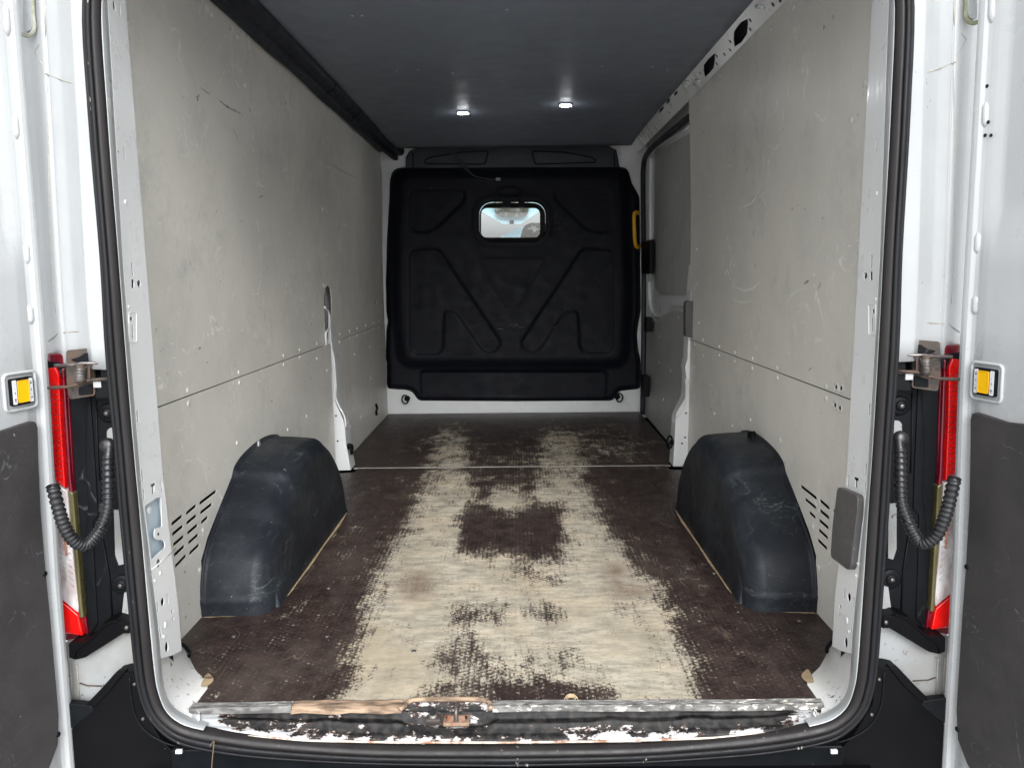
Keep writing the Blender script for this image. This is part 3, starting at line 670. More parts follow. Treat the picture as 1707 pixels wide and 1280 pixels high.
    # small pressed studs and swage marks on the pillar
    for x, y, r in [(209, 337, .005), (214.5, 511.5, .004), (267.5, 955, .005), (258.5, 967.5, .004), (276, 1041, .0075), (273, 1060, .004)]:
        s_, z_ = to_sz(x, y); disc('pressed_stud', mp_(s_, z_, 0), (-nv[0], -nv[1], 0), r, .002, 'paint', parent=pil)
    # lower overlapping plate line
    a, b = to_sz(252, 950), to_sz(293, 914); tube('plate_seam', [mp_(a[0], a[1], -.0005), mp_(b[0], b[1], -.0005)], .0016, 'paint_dirty', parent=pil, n=6)
    # raised frame round the upper slot pair
    fr = [to_sz(x, y) for x, y in rrect(214.5, 520, 227.5, 571, 3, 3)]; tube('pressed_frame', [mp_(s, z, -.0003) for s, z in fr], .0012, 'paint', parent=pil, n=6, closed=True)
    if side == 1:
        sb = [mp_(s, z, .03) for s, z in SVH]
        cs, cz_ = np.mean([s for s, z in SVH]), np.mean([z for s, z in SVH])
        ob = sheet('service_recess', [(.006, cz_-.11), (s1-.006, cz_-.11), (s1-.006, cz_+.11), (.006, cz_+.11)], mat('recess_paint', (.50, .58, .64), (.42, .50, .56), rough=.35, coat=.4), lambda u, v, w: mp_(u, v, .0135+w), (), .002, parent=pil)
        c1 = to_sz(259, 850); disc('recess_boss', mp_(c1[0], c1[1], .0133), (-nv[0], -nv[1], 0), .009, .002, 'paint', parent=pil)
        p0 = to_sz(262, 891); disc('bracket_hole', mp_(p0[0]+.004, p0[1], -.0004), (-nv[0], -nv[1], 0), .0032, .0006, 'void', parent=pil, dome=False)
        q1, q2 = to_sz(244.5, 868), to_sz(247, 899)
        tube('lamp_wire', smooth_path([mp_(q1[0]-.002, q1[1]+.01, .010), mp_(q1[0]+.004, q1[1]-.01, .009), mp_(q2[0]+.001, (q1[1]+q2[1])/2, .009), mp_(q2[0]+.001, q2[1], .010)], 4), .003, 'cableblack', parent=pil)
        tube('lamp_wire', [mp_(q2[0]-.001, q2[1]+.018, .008), mp_(q2[0]+.002, q2[1]+.006, .009)], .0032, mat('red_wire', (.5, .03, .02)), parent=pil, label='red wire end')
    # ---- corner gusset between pillar and floor
    rr = [(x, y) for x, y in [(257, 1097), (258, 1108), (262, 1125), (268, 1152), (279, 1175), (297, 1193), (318, 1206), (333, 1200)]]
    row0 = smooth_path([onY(x, y, -.045) if i > 0 else mp_(*to_sz(x, y), -.001) for i, (x, y) in enumerate(rr)], 5)
    gl = [mp_(*to_sz(301, 1077), -.001)]+[np.array([g[0]+.002, g[1], -.002]) for g in gus3]
    row1 = smooth_path([np.array(g) for g in gl], 4)
    def pick(R_, u): i = u*(len(R_)-1); k0 = min(int(i), len(R_)-2); t = i-k0; return R_[k0]*(1-t)+R_[k0+1]*t
    def gus(u, v):
        a = pick(row0, u); b = pick(row1, u); c = np.array([a[0]*.72+b[0]*.28-.008*math.sin(math.pi*u), a[1]*.2+b[1]*.8, b[2]+.22*(a[2]-b[2])])
        if u < .2: c = c*(u/.2)+(a+b)/2*(1-u/.2)
        return (1-v)**2*a+2*v*(1-v)*c+v*v*b
    grid('corner_gusset', gus, 60, 24, 'paint_dirty', label='chipped white corner pressing where pillar, sill and floor meet, '+SN+' side')
    wv = [gus3[6]+np.array([dx, dy, 0]) for dx, dy in ((-.020, .045), (-.004, .034), (.008, .016), (.009, 0), (.002, -.014), (-.012, -.01))]
    mesh('bare_wood_corner', [(p[0], p[1], .0012) for p in smooth_path(wv, 3, True)], [tuple(range(18))], 'wood', label='patch of bare wood at the floor corner, '+SN+' side')
    # ---- wheel box
    prof = [(0, AY0), (.08, AY0+.003), (.15, AY0+.030), (.193, .528), (.25, .620), (.305, .715), (.340, .775), (.360, .86), (.370, 1.0), (.362, 1.13), (.335, 1.24), (.285, 1.33), (.20, 1.42), (.10, 1.48), (.0, AY1)]
    prof = [np.array([y, z]) for z, y in prof]; prof = smooth_path(prof, 5)
    def archf(u, v):                                 # u along the arch, v from wall (0) through the shoulder to the inner face foot (1)
        i = u*(len(prof)-1); k0 = min(int(i), len(prof)-2); t = i-k0; y, z = prof[k0]*(1-t)+prof[k0+1]*t
        yc = .98; 
        # superelliptic plan: near the wall full profile, then inwards shoulder shrinks to the inner face
        if v < .55:
            t = v/.55; X = -.884+.142*t; k = 1.0-.02*t*t
            # step near the wall flange
            if t < .12: k = 1.02
        else:
            t = (v-.55)/.45; a = t*math.pi/2; X = -.742+.058*math.sin(a); k = .98-.24*(1-math.cos(a))
        # scale profile towards a lower centre for the inner face
        zz = z*k if v >= .55 else z*k
        ky = 1-(1-k)*.55
        yy = yc+(y-yc)*ky
        # at the foot keep the plan outline
        if z < .10:
            f = 1-z/.10; yf = yc+(y-yc)*(1-(1-k)*.45); yy = yy*(1-f)+yf*f
        return X, yy, zz
    # build as: shoulder grid + inner face fan, plus moulded swages by displacement
    nu, nv_ = 110, 40
    pts = np.array([[archf(i/nu, j/nv_) for i in range(nu+1)] for j in range(nv_+1)])
    pts[..., 0] += .004*np.clip(1-np.abs((pts[..., 2]-.028)/.010), 0, 1)*0
    # swages (bands across the box)
    for j in range(nv_+1):
        for i in range(nu+1):
            X, Y_, Z_ = pts[j, i]; s_ = i/nu
            for c in (.285, .40, .70):
                d = (s_-c)/.012; k = .006*math.tanh(d*1.2) if abs(d) < 3 else .006*math.copysign(1, d)
                pts[j, i, 2] += (k if c < .5 else -k)*(Z_ > .05)
            pts[j, i, 1] += -.004*max(0, 1-abs(Z_-.045)/.012)*(Y_ < .8)
    V = pts.reshape(-1, 3).tolist(); n1 = nu+1
    Fc = [(j*n1+i, j*n1+i+1, (j+1)*n1+i+1, (j+1)*n1+i) for j in range(nv_) for i in range(nu)]
    last = nv_*n1; foot = pts[nv_]
    K = 10; prev = last
    for kk in range(1, K+1):                         # inner face: bring the crest straight down to the floor in strips
        t = kk/K; st_ = len(V)
        for i in range(nu+1):
            X, Y_, Z_ = foot[i]; V.append((X+.006*math.sin(math.pi*min(1, t*1.2))*0-.0+(.010*t), Y_, Z_*(1-t)-.002*t))
        Fc += [(prev+i, prev+i+1, st_+i+1, st_+i) for i in range(nu)]; prev = st_
    wb = mesh('wheel_box', V, Fc, 'arch', smooth=True, label='scuffed slate-coloured plastic wheel arch box, '+SN+' side'); fix_normals(wb)
    md = wb.modifiers.new('sub', 'SUBSURF'); md.levels = 0; md.render_levels = 0
    tube('rubber_edge', [(-.872, y, max(z, 0)+.004) for y, z in prof[2:40]], .0045, 'foam', parent=wb, n=6)
    # bare wood rebate round the foot of the box
    pin, pout = arch_plan(-.012), arch_plan(.017)
    pin = smooth_path([np.array([x, y, .0015]) for x, y in pin], 4); pout = smooth_path([np.array([x, y, .0012]) for x, y in pout], 4); n = len(pin)
    ed = mesh('bare_board_edge', pin+[p+np.array([.002*math.sin(i*1.7), .002*math.cos(i*2.1), 0]) for i, p in enumerate(pout)], [(i, i+1, n+i+1, n+i) for i in range(n-1)], 'wood', label='strip of bare wood round the foot of the '+SN+' wheel box')
    # ---- lashing ring near the sill
    lr = onZ(316, 1063, 0) if side == 1 else None
    c = np.array([-.845, .205, .02])
    rg_ = box('lashing_bracket', (-.884, .150, .012), (-.850, .225, .080), 'black', bevel=.008, label='black lashing eye bracket behind the '+SN+' rear pillar')
    ring = [(-.850+.045*math.sin(t), .205-.0+.030*math.cos(t)*.9, .045-.035*math.sin(t)*.9) for t in np.linspace(0, math.pi, 14)]
    tube('ring', ring, .0045, 'black', parent=rg_, n=8)
    # ---- white corner body outside the seal
    # section from the seal outwards (x, y): light-blue flat, crease, rounded panel, drip joint, outer corner
    sec = [(-.775, -.045), (-.785, -.052), (-.800, -.050), (-.838, -.040), (-.846, -.037), (-.856, -.027), (-.880, -.002), (-.905, .018), (-.935, .028), (-.9395, .034), (-.944, .030), (-.975, .050), (-1.02, .062), (-1.06, .085), (-1.065, .17)]
    sec = [np.array(s) for s in sec]
    def corner(u, v):
        i = u*(len(sec)-1); k0 = min(int(i), len(sec)-2); t = i-k0; p = sec[k0]*(1-t)+sec[k0+1]*t; z = .775+1.125*v
        return (p[0]+.022*max(0, z-.9)/.6, p[1], z)
    cb = grid('corner_panel', corner, 52, 24, 'paint_out_dimmed', label='white body corner between the seal and the open '+SN+' door', solid=.002)
    # joints in it
    def on_corner(x, y):
        best = None
        for u in np.linspace(0, 1, 200):
            i = u*(len(sec)-1); k0 = min(int(i), len(sec)-2); t = i-k0; p = sec[k0]*(1-t)+sec[k0+1]*t
            q = onY(x, y, p[1]-.0012); e = abs(q[0]-(p[0]+.022*max(0, q[2]-.9)/.6))
            if best is None or e < best[0]: best = (e, q)
        return best[1]
    jm = M['jm'] = M.get('jm') or mat('grey_seam_sealer', (.34, .32, .28), (.46, .43, .36), rough=.6, scale=60)
    tube('seam', [on_corner(x, y) for x, y in [(75.5, 123), (85, 126), (96, 131), (110, 136), (120, 138.5), (139, 138)]], .0011, jm, parent=cb, n=5)
    tube('seam', [on_corner(x, y) for x, y in [(75, 0), (75.5, 62), (66, 75), (57, 87), (66, 100), (73, 112), (75, 123), (79, 137), (80, 200), (81, 300), (84, 400), (89, 480), (93, 522)]], .0010, jm, parent=cb, n=5)
    tube('seam', [on_corner(x, y) for x, y in [(80, 569), (93, 559), (97, 555), (130, 552), (174, 549)]], .0011, jm, parent=cb, n=5)
    gt = smooth_path([onY(x, y, .035) for x, y in [(53, -40), (54, 0), (55.5, 30), (57, 44), (54, 55), (46, 60), (38, 58)]], 5)
    tube('gutter_seal', gt, .0045, mat('mossy_sealer', (.42, .42, .36), (.26, .27, .16), rough=.7, scale=30), parent=cb, n=8)
    sheetY('hinge_pad', roundpoly([(38, -30), (51, -30), (53, 25), (54, 42), (50, 52), (38, 54)], 6), .030, .01, 'paint_out_dimmed', parent=cb, bevel=.004)
    box('jamb_lower', (-1.0, .062, -.10), (-.822, .085, .80), 'paint_low_dimmed', bevel=.003, label='white lower jamb')
    # ---- tail lamp (outer edge hidden by the door)
    lampc = [(78, 588), (100, 590), (108, 592), (113, 640), (118, 720), (125, 850), (134, 960), (149, 1072), (70, 1064)]
    YL = .020
    lam = sheetY('tail_lamp', lampc, YL+.012, .13, 'darkred', label='tail lamp with red and clear lens, '+SN+' corner', bevel=.004)
    sheetY('red_lens', [(60, 618), (92, 612), (98, 625), (101, 700), (106, 780), (108.5, 815), (60, 775)], YL, .02, 'red', parent=lam, bevel=.003, label='upper red lens')
    sheetY('lens_rib', [(102, 615), (106.5, 613), (111, 690), (118, 800), (121, 822), (114.5, 824), (108, 740)], YL+.004, .02, 'darkred', parent=lam, bevel=.003, label='dark red rib beside the lens')
    sheetY('clear_lens', [(60, 777), (108.5, 817), (112, 818), (119, 905), (131, 1010), (130, 1022), (60, 965)], YL+.001, .02, 'clear', parent=lam, bevel=.003, label='clear reversing lens')
    for k in range(13):
        ya_ = 838+k*11; xa_ = 86+k*2.6
        tube('lens_rib', [onY(xa_-12, ya_-10, YL-.0005), onY(np.interp(ya_, [820, 1010], [107, 127]), ya_+8, YL-.0005)], .0013, 'clear', parent=lam, n=5)
    tube('amber_reflector', [onY(101, 846, YL-.0004), onY(107, 880, YL-.0004), onY(111, 925, YL-.0004)], .0028, mat('amber_reflector', (.50, .16, .08), (.60, .30, .2), rough=.3), parent=lam, n=6)
    for k in range(20):
        ya_ = 640+k*8.5; xa_ = 101+k*.35
        tube('lens_rib', [onY(82, ya_, YL-.0002), onY(xa_-2, ya_+1, YL-.0002)], .0007, 'darkred', parent=lam, n=4)
    sheetY('lens_edge', [(113, 818), (121.5, 822), (128, 900), (136.5, 1010), (139, 1030), (132, 1030), (129, 1000), (118, 880)], YL+.0005, .02, 'gold', parent=lam, bevel=.003, label='olive edge of the clear lens')
    sheetY('red_lens', [(60, 968), (130, 1025), (132, 1034), (138, 1060), (60, 1048)], YL-.001, .02, 'red', parent=lam, bevel=.003, label='lower red lens')
    sheetY('lamp_top_cap', [(70, 602), (94, 604), (112, 612), (112, 628), (70, 640)], YL+.006, .01, 'black', parent=lam, bevel=.003)
    # ---- black plastic filler beside the lamp
    fil = sheetY('filler_panel', [(110, 590), (170, 590), (186, 600), (212, 850), (220, 1048), (205, 1052), (152, 1085), (140, 1060)], .038, .02, 'black', bevel=.004, label='black plastic filler panel beside the '+SN+' tail lamp')
    sheetY('moulded_rib', [(143, 655), (150, 660), (160, 800), (163, 860), (154, 870), (158, 960), (163, 1040), (149, 1060), (143, 1000), (141, 900), (146, 840), (141, 760)], .034, .006, 'black', parent=fil, bevel=.004)
    tube('raised_edge', [onY(x, y, .036) for x, y in [(160, 668), (163, 760), (166, 800)]], .0018, 'black', parent=fil, n=6)
    tube('raised_edge', [onY(x, y, .036) for x, y in [(171, 900), (182, 960), (188, 1046)]], .0022, 'black', parent=fil, n=6)
    for x, y, r in [(180, 688, .015), (203, 974, .016)]:
        q = onY(x, y, .036); disc('boss', q, (0, -1, 0), r*1.45, .004, 'black', parent=fil, n=20); disc('boss', q+np.array([0, -.004, 0]), (0, -1, 0), r*.8, .004, 'black', parent=fil, n=20); disc('boss_screw', q+np.array([0, -.008, 0]), (0, -1, 0), .005, .002, 'steel', parent=fil, n=8)
    sheetY('exposed_paint', rrect(178, 713, 198, 745, 8, 5), .028, .006, 'paint_low_dimmed', parent=fil, bevel=.002)
    sheetY('exposed_paint', [(190, 850), (203, 850), (206, 940), (198, 942), (192, 925)], .030, .006, 'paint_low_dimmed', parent=fil)
    sheetY('exposed_paint', [(207, 988), (216, 985), (220, 1036), (198, 1034), (203, 1025)], .026, .006, 'paint_low_dimmed', parent=fil)
    # ---- ledge under the lamp
    led = sheetY('lamp_ledge', [(114, 1097), (126, 1100), (142, 1096), (164, 1082), (205, 1056), (218, 1056), (217, 1036), (198, 1035), (192, 1032), (170, 1040), (150, 1068), (113, 1072)], -.01, .05, 'bumper', bevel=.004, label='black plastic ledge under the '+SN+' tail lamp')
    tube('ledge_edge', smooth_path([onY(x, y, -.012) for x, y in [(124, 1098), (127, 1084), (150, 1066), (174, 1044), (196, 1034)]], 4), .0022, 'bumper', parent=led, n=6)
    q = onY(211, 1046, -.012); disc('ledge_screw', q, (0, -1, 0), .005, .003, 'steel', parent=led, n=8)
    # ---- lower white quarter with joints
    lq = sheetY('lower_corner', [(110, 1070), (225, 1045), (228, 1180), (110, 1190)], .020, .03, 'paint_low_dimmed', label='white lower body corner, '+SN+' side')
    tube('seam', [onY(x, y, .018) for x, y in [(133, 1138), (145, 1142), (170, 1143)]], .0016, M['rust'], parent=lq, n=5)
    for x0 in (121, 132): tube('seam', [onY(x0-4, 1105, .018), onY(x0+1, 1172, .018)], .0012, jm, parent=lq, n=5)
    # ---- bumper corner
    bc = sheetY('bumper_corner', [(108, 1226), (152, 1181), (166, 1160), (190, 1124), (205, 1120), (232, 1120), (236, 1180), (270, 1235), (340, 1300), (110, 1300)], -.02, .06, 'bumper', bevel=.006, label='black bumper end below the '+SN+' lamp')
    sheetY('bumper_bevel', [(141, 1176), (166, 1150), (192, 1121), (208, 1120), (186, 1148), (157, 1178)], -.026, .02, 'bumper', parent=bc, bevel=.003)
    sheetY('bumper_tray', [(112, 1172), (152, 1176), (156, 1184), (120, 1214), (112, 1214)], -.022, .02, 'black', parent=bc, bevel=.003)
    tube('moulding_line', smooth_path([onY(x, y, -.021) for x, y in [(216, 1128), (222, 1180), (240, 1215), (270, 1235), (300, 1245)]], 4), .002, 'black', parent=bc, n=6)
    for x, y in [(224, 1140), (238, 1198)]: disc('bumper_screw', onY(x, y, -.022), (0, -1, 0), .004, .002, 'steel', parent=bc, n=8)
    # ---- hinge
    hm = 'rust'
    hp = sheetY('door_hinge', roundpoly([(110, 584), (154, 580), (155.5, 604), (158, 640), (159, 659), (116, 666), (111, 640)], 5), -.018, .006, hm, bevel=.0015, label='rusty door check hinge with coil spring, '+SN+' side')
    sheetY('hinge_slot', roundpoly([(117, 599), (132, 595), (142, 588), (150, 589), (151, 601), (138, 606), (122, 602)], 3), -.0215, .004, 'black', parent=hp, bevel=.001)
    sheetY('hinge_slot', roundpoly([(131, 645), (153, 640), (154, 657), (131, 659)], 3), -.0215, .004, 'black', parent=hp, bevel=.001)
    for pts_ in ([(91, 609.5), (124, 608), (137, 605.5), (180, 605)], [(80, 646.5), (112, 645), (130, 641), (145, 634), (181, 631)]):
        tube('check_arm', [onY(x, y, -.040) for x, y in pts_], .0034, 'steel' if pts_[0][0] > 85 else hm, parent=hp, n=8)
    sheetY('arm_plate', [(141, 604), (181, 604), (183, 612), (150, 611), (150, 630), (184, 631), (184, 636), (141, 636)], -.038, .003, hm, parent=hp, bevel=.001)
    qa, qb = onY(134, 612, -.045), onY(134.5, 634, -.045)
    turns = 9; tube('coil_spring', [qa*(1-t/(turns*12))+qb*(t/(turns*12))+np.array([.0105*math.cos(2*math.pi*t/12), .0105*math.sin(2*math.pi*t/12), 0]) for t in range(turns*12+1)], .00135, 'steel', parent=hp, n=6)
    tube('hinge_pin', [qa+np.array([0, 0, .006]), qb-np.array([0, 0, .006])], .0085, 'rust', parent=hp, n=12)
    box('hinge_shim', (onY(157, 642, -.03)[0], -.034, onY(157, 646, -.03)[2]), (onY(170, 642, -.03)[0], -.026, onY(157, 635, -.03)[2]), mat('shim_zinc', (.5, .5, .5), rough=.4, metal=.5), parent=hp, bevel=.001)
    bk = sheetY('hinge_bracket', roundpoly([(168, 577), (176, 573), (184, 575), (190, 662), (160, 664), (161, 650), (168, 640), (168, 606)], 3), -.030, .03, 'black', parent=hp, bevel=.003)
    disc('bolt', onY(173.5, 584, -.033), (0, -1, 0), .0075, .006, 'steel', parent=hp, n=6, dome=False)
    # ---- corrugated conduit from body to door
    path = smooth_path([onY(183, 742, -.012), onY(181, 770, -.020), onY(181, 810, -.028), onY(180, 845, -.040), onY(172, 872, -.055), onY(158, 895+(side < 0)*7, -.075), onY(141+(side < 0)*3, 908+(side < 0)*8, -.095), onY(122, 900+(side < 0)*5, -.115), onY(107, 876, -.130), onY(97, 845, -.140), onY(88, 810, -.15)], 16)
    cd = tube('cable_conduit', path, .0105, 'conduit', n=14, rf=lambda i: (.0100 if i < 10 else (.0128 if (i % 4) < 2 else .0103)), label='ribbed black cable conduit looping to the '+SN+' door')
    c0 = onY(180, 742, -.01); disc('conduit_boot', c0, (0, -1, .3), .016, .012, 'conduit', parent=cd, n=16)
    tube('conduit_clamp', [path[68]+.0135*(math.cos(a)*np.array([.8, 0, .6])+math.sin(a)*np.array([0, 1, 0])) for a in np.linspace(0, 2*math.pi, 16, endpoint=False)], .0032, 'conduit', parent=cd, n=6, closed=True)
    # ---- rear door swung open
    ang = math.radians(103)
    O = np.array([-.947, -.012]); ds = np.array([-math.sin(ang-math.pi/2), -math.cos(ang-math.pi/2)]); dn = np.array([math.cos(ang-math.pi/2), -math.sin(ang-math.pi/2)])   # dn points to the middle of the van
    def dpt(s, z, n_=0.): return (O[0]+ds[0]*s+dn[0]*n_ - .030*(1.5-z)/1.6+.010-.009*min(1, max(0, (.72-z)/.4)), O[1]+ds[1]*s+dn[1]*n_, z)
    nn = np.array([dn[0], dn[1], 0.])
    def dsz(x, y, off=0.):
        z = .7
        for _ in range(4):
            P0 = np.array(dpt(0, z, off)); q = on(x, y, P0, nn); z = q[2]
        return ((q[0]-P0[0])*ds[0]+(q[1]-P0[1])*ds[1], q[2])
    # inner skin: section across the door (s, n) with flange, groove and dished field
    secd = [(-.002, -.05), (-.002, -.012), (.004, -.002), (.012, 0), (.020, -.001), (.026, -.007), (.034, -.010), (.045, -.007), (.060, -.004), (.10, -.003), (.20, -.003), (.62, -.003), (.66, -.01), (.70, -.01), (.705, -.05)]
    def doorf(u, v):
        i = u*(len(secd)-1); k0 = min(int(i), len(secd)-2); t = i-k0; s = secd[k0][0]*(1-t)+secd[k0+1][0]*t; n_ = secd[k0][1]*(1-t)+secd[k0+1][1]*t
        z = -.22+1.90*v
        if s > .035 and z > .98: n_ -= .018*min(1, (z-.98)/.10)*min(1, (s-.035)/.03)     # deeper field above the latch area
        return dpt(s, z, n_)
    dr = grid('rear_door', doorf, 84, 110, 'paint_door_dimmed', label='open '+SN+' rear door seen edge-on with its white inner skin')
    # outer skin
    grid('outer_skin', lambda u, v: dpt(-.002+.707*u, -.22+1.90*v, -.052-.012*math.sin(math.pi*u)), 12, 12, 'paint', parent=dr)
    # black lower trim
    if side == 1: tpx = [(-60, 726), (0, 719), (30, 709), (52, 702), (60, 703), (63, 712), (64, 760), (68, 850), (76, 950), (83, 1018), (92, 1120), (98, 1190), (97, 1240), (84, 1275), (70, 1300), (-60, 1300)]
    else: tpx = None
    if side == 1: TR = [dsz(x, y, .003) for x, y in tpx]; TR = [(max(s, .03) if s > 0 else .03, z) for s, z in TR]; TRIM = TR; TRIM = [(min(s, .64), z) for s, z in TRIM]
    tr = sheet('trim_panel', TRIM, 'trim', lambda u, v, w: dpt(u, v, .004-w*1.0), (), .012, parent=dr, bevel=.003, label='charcoal textured trim on the lower half of the '+SN+' door')
    for x, y in [(88, 950), (95, 1225)]:
        s_, z_ = dsz(x, y, .004); disc('trim_clip', dpt(.05, z_, .004), (dn[0], dn[1], 0), .006, .003, 'black', parent=dr, n=8)
    # release button in its frame
    cs = dsz(35, 652, 0); C_ = cs
    hw_, hh_ = .036, .0415
    def dl(u, v, w): return dpt(C_[0]+u*.72, C_[1]+v*.66, w)
    for nm, (a, b, c, d), m_, n0, rr_, lb in (('release_plate', (-hw_, -hh_, hw_, hh_), 'black', .004, .006, 'black release plate with a yellow button on the '+SN+' door'),):
        rp = sheet(nm, rrect(a, b, c, d, rr_, 4), m_, lambda u, v, w: dl(u, v, n0-w), (), .009, parent=dr, bevel=.0015, label=lb)
    sheet('release_button', rrect(-.0185, -.033, .016, .033, .003, 3), 'yellow', lambda u, v, w: dl(u, v, .0062-w), (), .004, parent=dr, bevel=.001, label='yellow button')
    tube('button_rim', [dl(u, v, .006) for u, v in rrect(-.0185, -.033, .016, .033, .003, 3)], .0010, 'handle_yellow', parent=dr, n=5, closed=True)
    for a, b in ((-.0335, -.0215), (.0195, .0325)):
        lbm = sheet('printed_label', rrect(a, -.037, b, .037, .003, 3), 'label', lambda u, v, w: dl(u, v, .0052-w), (), .001, parent=dr)
        cxl = (a+b)/2; sg = -1 if a < 0 else 1
        for zz, w1, h1 in ((.022*sg*-1, .0028, .0022), (-.002, .0012, .0035), (-.022, .0030, .0030), (-.028, .0018, .0014), (.012, .001, .001)):
            sheet('printed_mark', ellipse(cxl, zz*sg, w1, h1, 6), 'ink', lambda u, v, w: dl(u, v, .0056-w), (), .0003, parent=dr)
    # pressed bead round the release plate and beads up the door
    tube('pressed_bead', [dl(u, v, -.002) for u, v in rrect(-.052, -.056, .050, .056, .014, 5)], .0035, 'paint_door_dimmed', parent=dr, n=8, closed=True)
    for x, y0, y1 in [(12, 5, 60), (27, 190, 232), (45, 405, 440), (51, 508, 540)]:
        a, b = dsz(x, y0, -.006), dsz(x+3, y1, -.006); tube('pressed_bead', [dpt(a[0]*(1-t)+b[0]*t, a[1]*(1-t)+b[1]*t, -.010) for t in np.linspace(0, 1, 6)], .007, 'paint_door_dimmed', parent=dr, n=10, rf=lambda i: .007 if 0 < i < 5 else .003)
    if side == -1:
        for x, y in [(1638, 93), (1634, 136), (1646, 144), (1647, 204), (1641.5, 226), (1651, 226)]:
            xm = None
            # measured on the right door: mirror the ray
            P0 = np.array(dpt(0, 1.2, -.006)) * np.array([-1, 1, 1]); q = on(x, y, P0, nn*np.array([-1, 1, 1])); 
            s_ = (-q[0]+P0[0]*1.0)*ds[0]*1.0+(q[1]-P0[1])*ds[1]
            disc('drilled_hole', dpt(s_, q[2], -.0035 if s_ > .05 else -.008), (dn[0], dn[1], 0), .0036, .0012, 'void', parent=dr, n=8, dome=False)
SIDE[0] = 1
# ---- rear bumper step under the sill
def step(u, v):
    x = -.80+1.6*u; prof = [(-.055, -.115), (-.085, -.118), (-.12, -.120), (-.30, -.122), (-.315, -.135), (-.32, -.30)]
    t = v*(len(prof)-1); i = min(int(t), len(prof)-2); t -= i; return (x, prof[i][0]*(1-t)+prof[i+1][0]*t, prof[i][1]*(1-t)+prof[i+1][1]*t)
bs = grid('bumper_step', step, 20, 12, 'bumper', label='black ribbed bumper step under the sill', smooth=False)
for i in range(44):
    x = -.79+i*.0366; box('tread_rib', (x, -.30, -.1225), (x+.012, -.078, -.1165), 'bumper', parent=bs)
for s in (-1, 1):
    q = onY(300 if s < 0 else 1390, 1246, -.06); box('exposed_clip', (q[0]-.008, -.066, q[2]-.010), (q[0]+.006, -.060, q[2]-.002), 'label')
box('sill_underside', (-.74, -.055, -.20), (.74, .0, -.07), 'black', bevel=.004)

# ------------------------------------------------------------------ lined side walls
riv_me = {}
def rivet(parent, q, s, r=.0085):
    if s not in riv_me:
        n = 12; V = []; Fc = []
        for rr, hh in ((1, -.001), (1, .0006), (.78, .0022), (.4, .0032)):
            for j in range(n):
                t = 2*math.pi*j/n; V.append((-s*hh, rr*math.cos(t)*.0085, rr*math.sin(t)*.0085))
        for i in range(3):
            for j in range(n): Fc.append((i*n+j, i*n+(j+1) % n, (i+1)*n+(j+1) % n, (i+1)*n+j))
        Fc.append(tuple(36+j for j in range(n)))
        me = bpy.data.meshes.new('rivet'); me.from_pydata(V, [], Fc); me.materials.append(M['rivet']); me.polygons.foreach_set('use_smooth', [True]*len(Fc))
        bm = bmesh.new(); bm.from_mesh(me); bmesh.ops.recalc_face_normals(bm, faces=bm.faces); bm.to_mesh(me); bm.free(); riv_me[s] = me
    o = bpy.data.objects.new('rivet', riv_me[s]); COL.objects.link(o); o.parent = parent; o.location = q; o.scale = (1, r/.0085, r/.0085)
def yz(pts, s): return [(float(q[1]), float(q[2])) for q in (onwall(x, y, s) for x, y in pts)]
def wall(name, outline, s, holes=(), label=None, off=0., mt='panel', thick=.009):
    return sheet(name, outline, mt, lambda u, v, w: (s*(wx(v)+off+w), u, v), holes, (.0035 if holes else thick), cuts=[(1, np.arange(.9, 1.8, .07))], label=label, bevel=.0012, seg=1)
zs = .637; YJ = 2.085
def slot_poly(a, b, h, s):
    (y0, z0), (y1, z1) = yz([a, b], s)
    z = (z0+z1)/2; lo_, hi_ = min(y0, y1), max(y0, y1); z0, z1 = (z0, z1) if y0 < y1 else (z1, z0); r = h/2; out = []
    for t in np.linspace(-math.pi/2, math.pi/2, 5): out.append((hi_+r*math.cos(t), z1+r*math.sin(t)))
    for t in np.linspace(math.pi/2, 1.5*math.pi, 5): out.append((lo_+r*math.cos(t), z0+r*math.sin(t)))
    return out
Z2 = lambda x, y: (210+x*.15625, 780+y*.15625)
SL = [((793, 375), (960, 247)), ((650, 483), (745, 402)), ((802, 475), (915, 385)), ((493, 597), (595, 513)), ((655, 585), (748, 508)), ((810, 578), (870, 525)), ((502, 705), (603, 622)), ((665, 690), (760, 610)), ((513, 815), (613, 730)), ((675, 795), (768, 712)), ((522, 925), (620, 835)), ((685, 908), (780, 818)), ((533, 1045), (638, 935))]
slots = [slot_poly(Z2(*a), Z2(*b), .0095, -1) for a, b in SL]
# wall outlines in (y, z)
archcut = [(.475, 0.0), (.475, .16), (.53, .21), (.62, .265), (.75, .34), (1.0, .36), (1.22, .335), (1.36, .29), (1.47, .16), (1.50, 0.0)]
lowrear = [(YP, .0)]+archcut+[(YJ-.01, 0), (YJ-.01, zs-.0015), (YP, zs-.0015)]
ROW_Z = ZT
def top_left(y): return 1.762
ulr = [(YP, zs+.0015), (YJ-.002, zs+.0015), (YJ-.002, 1.752), (YJ-.06, 1.757), (1.4, 1.758), (.7, 1.760), (YP, 1.765)]
cutL = [(YJ-.075, .66), (YJ-.085, .80), (YJ-.07, .885), (YJ-.035, .90)]
pL1 = wall('wall_panel', [(YP, zs+.0015), (YJ-.085, zs+.0015), (YJ-.09, .78), (YJ-.085, .87), (YJ-.055, .905), (YJ-.002, .915), (YJ-.002, 1.752), (1.4, 1.758), (.7, 1.760), (YP, 1.765)], -1, label='large upper grey board of the left wall, scuffed, next to the rear pillar')
pL2 = wall('wall_panel', lowrear, -1, slots, label='lower grey board of the left wall with vent slots and a cut-out for the wheel box')
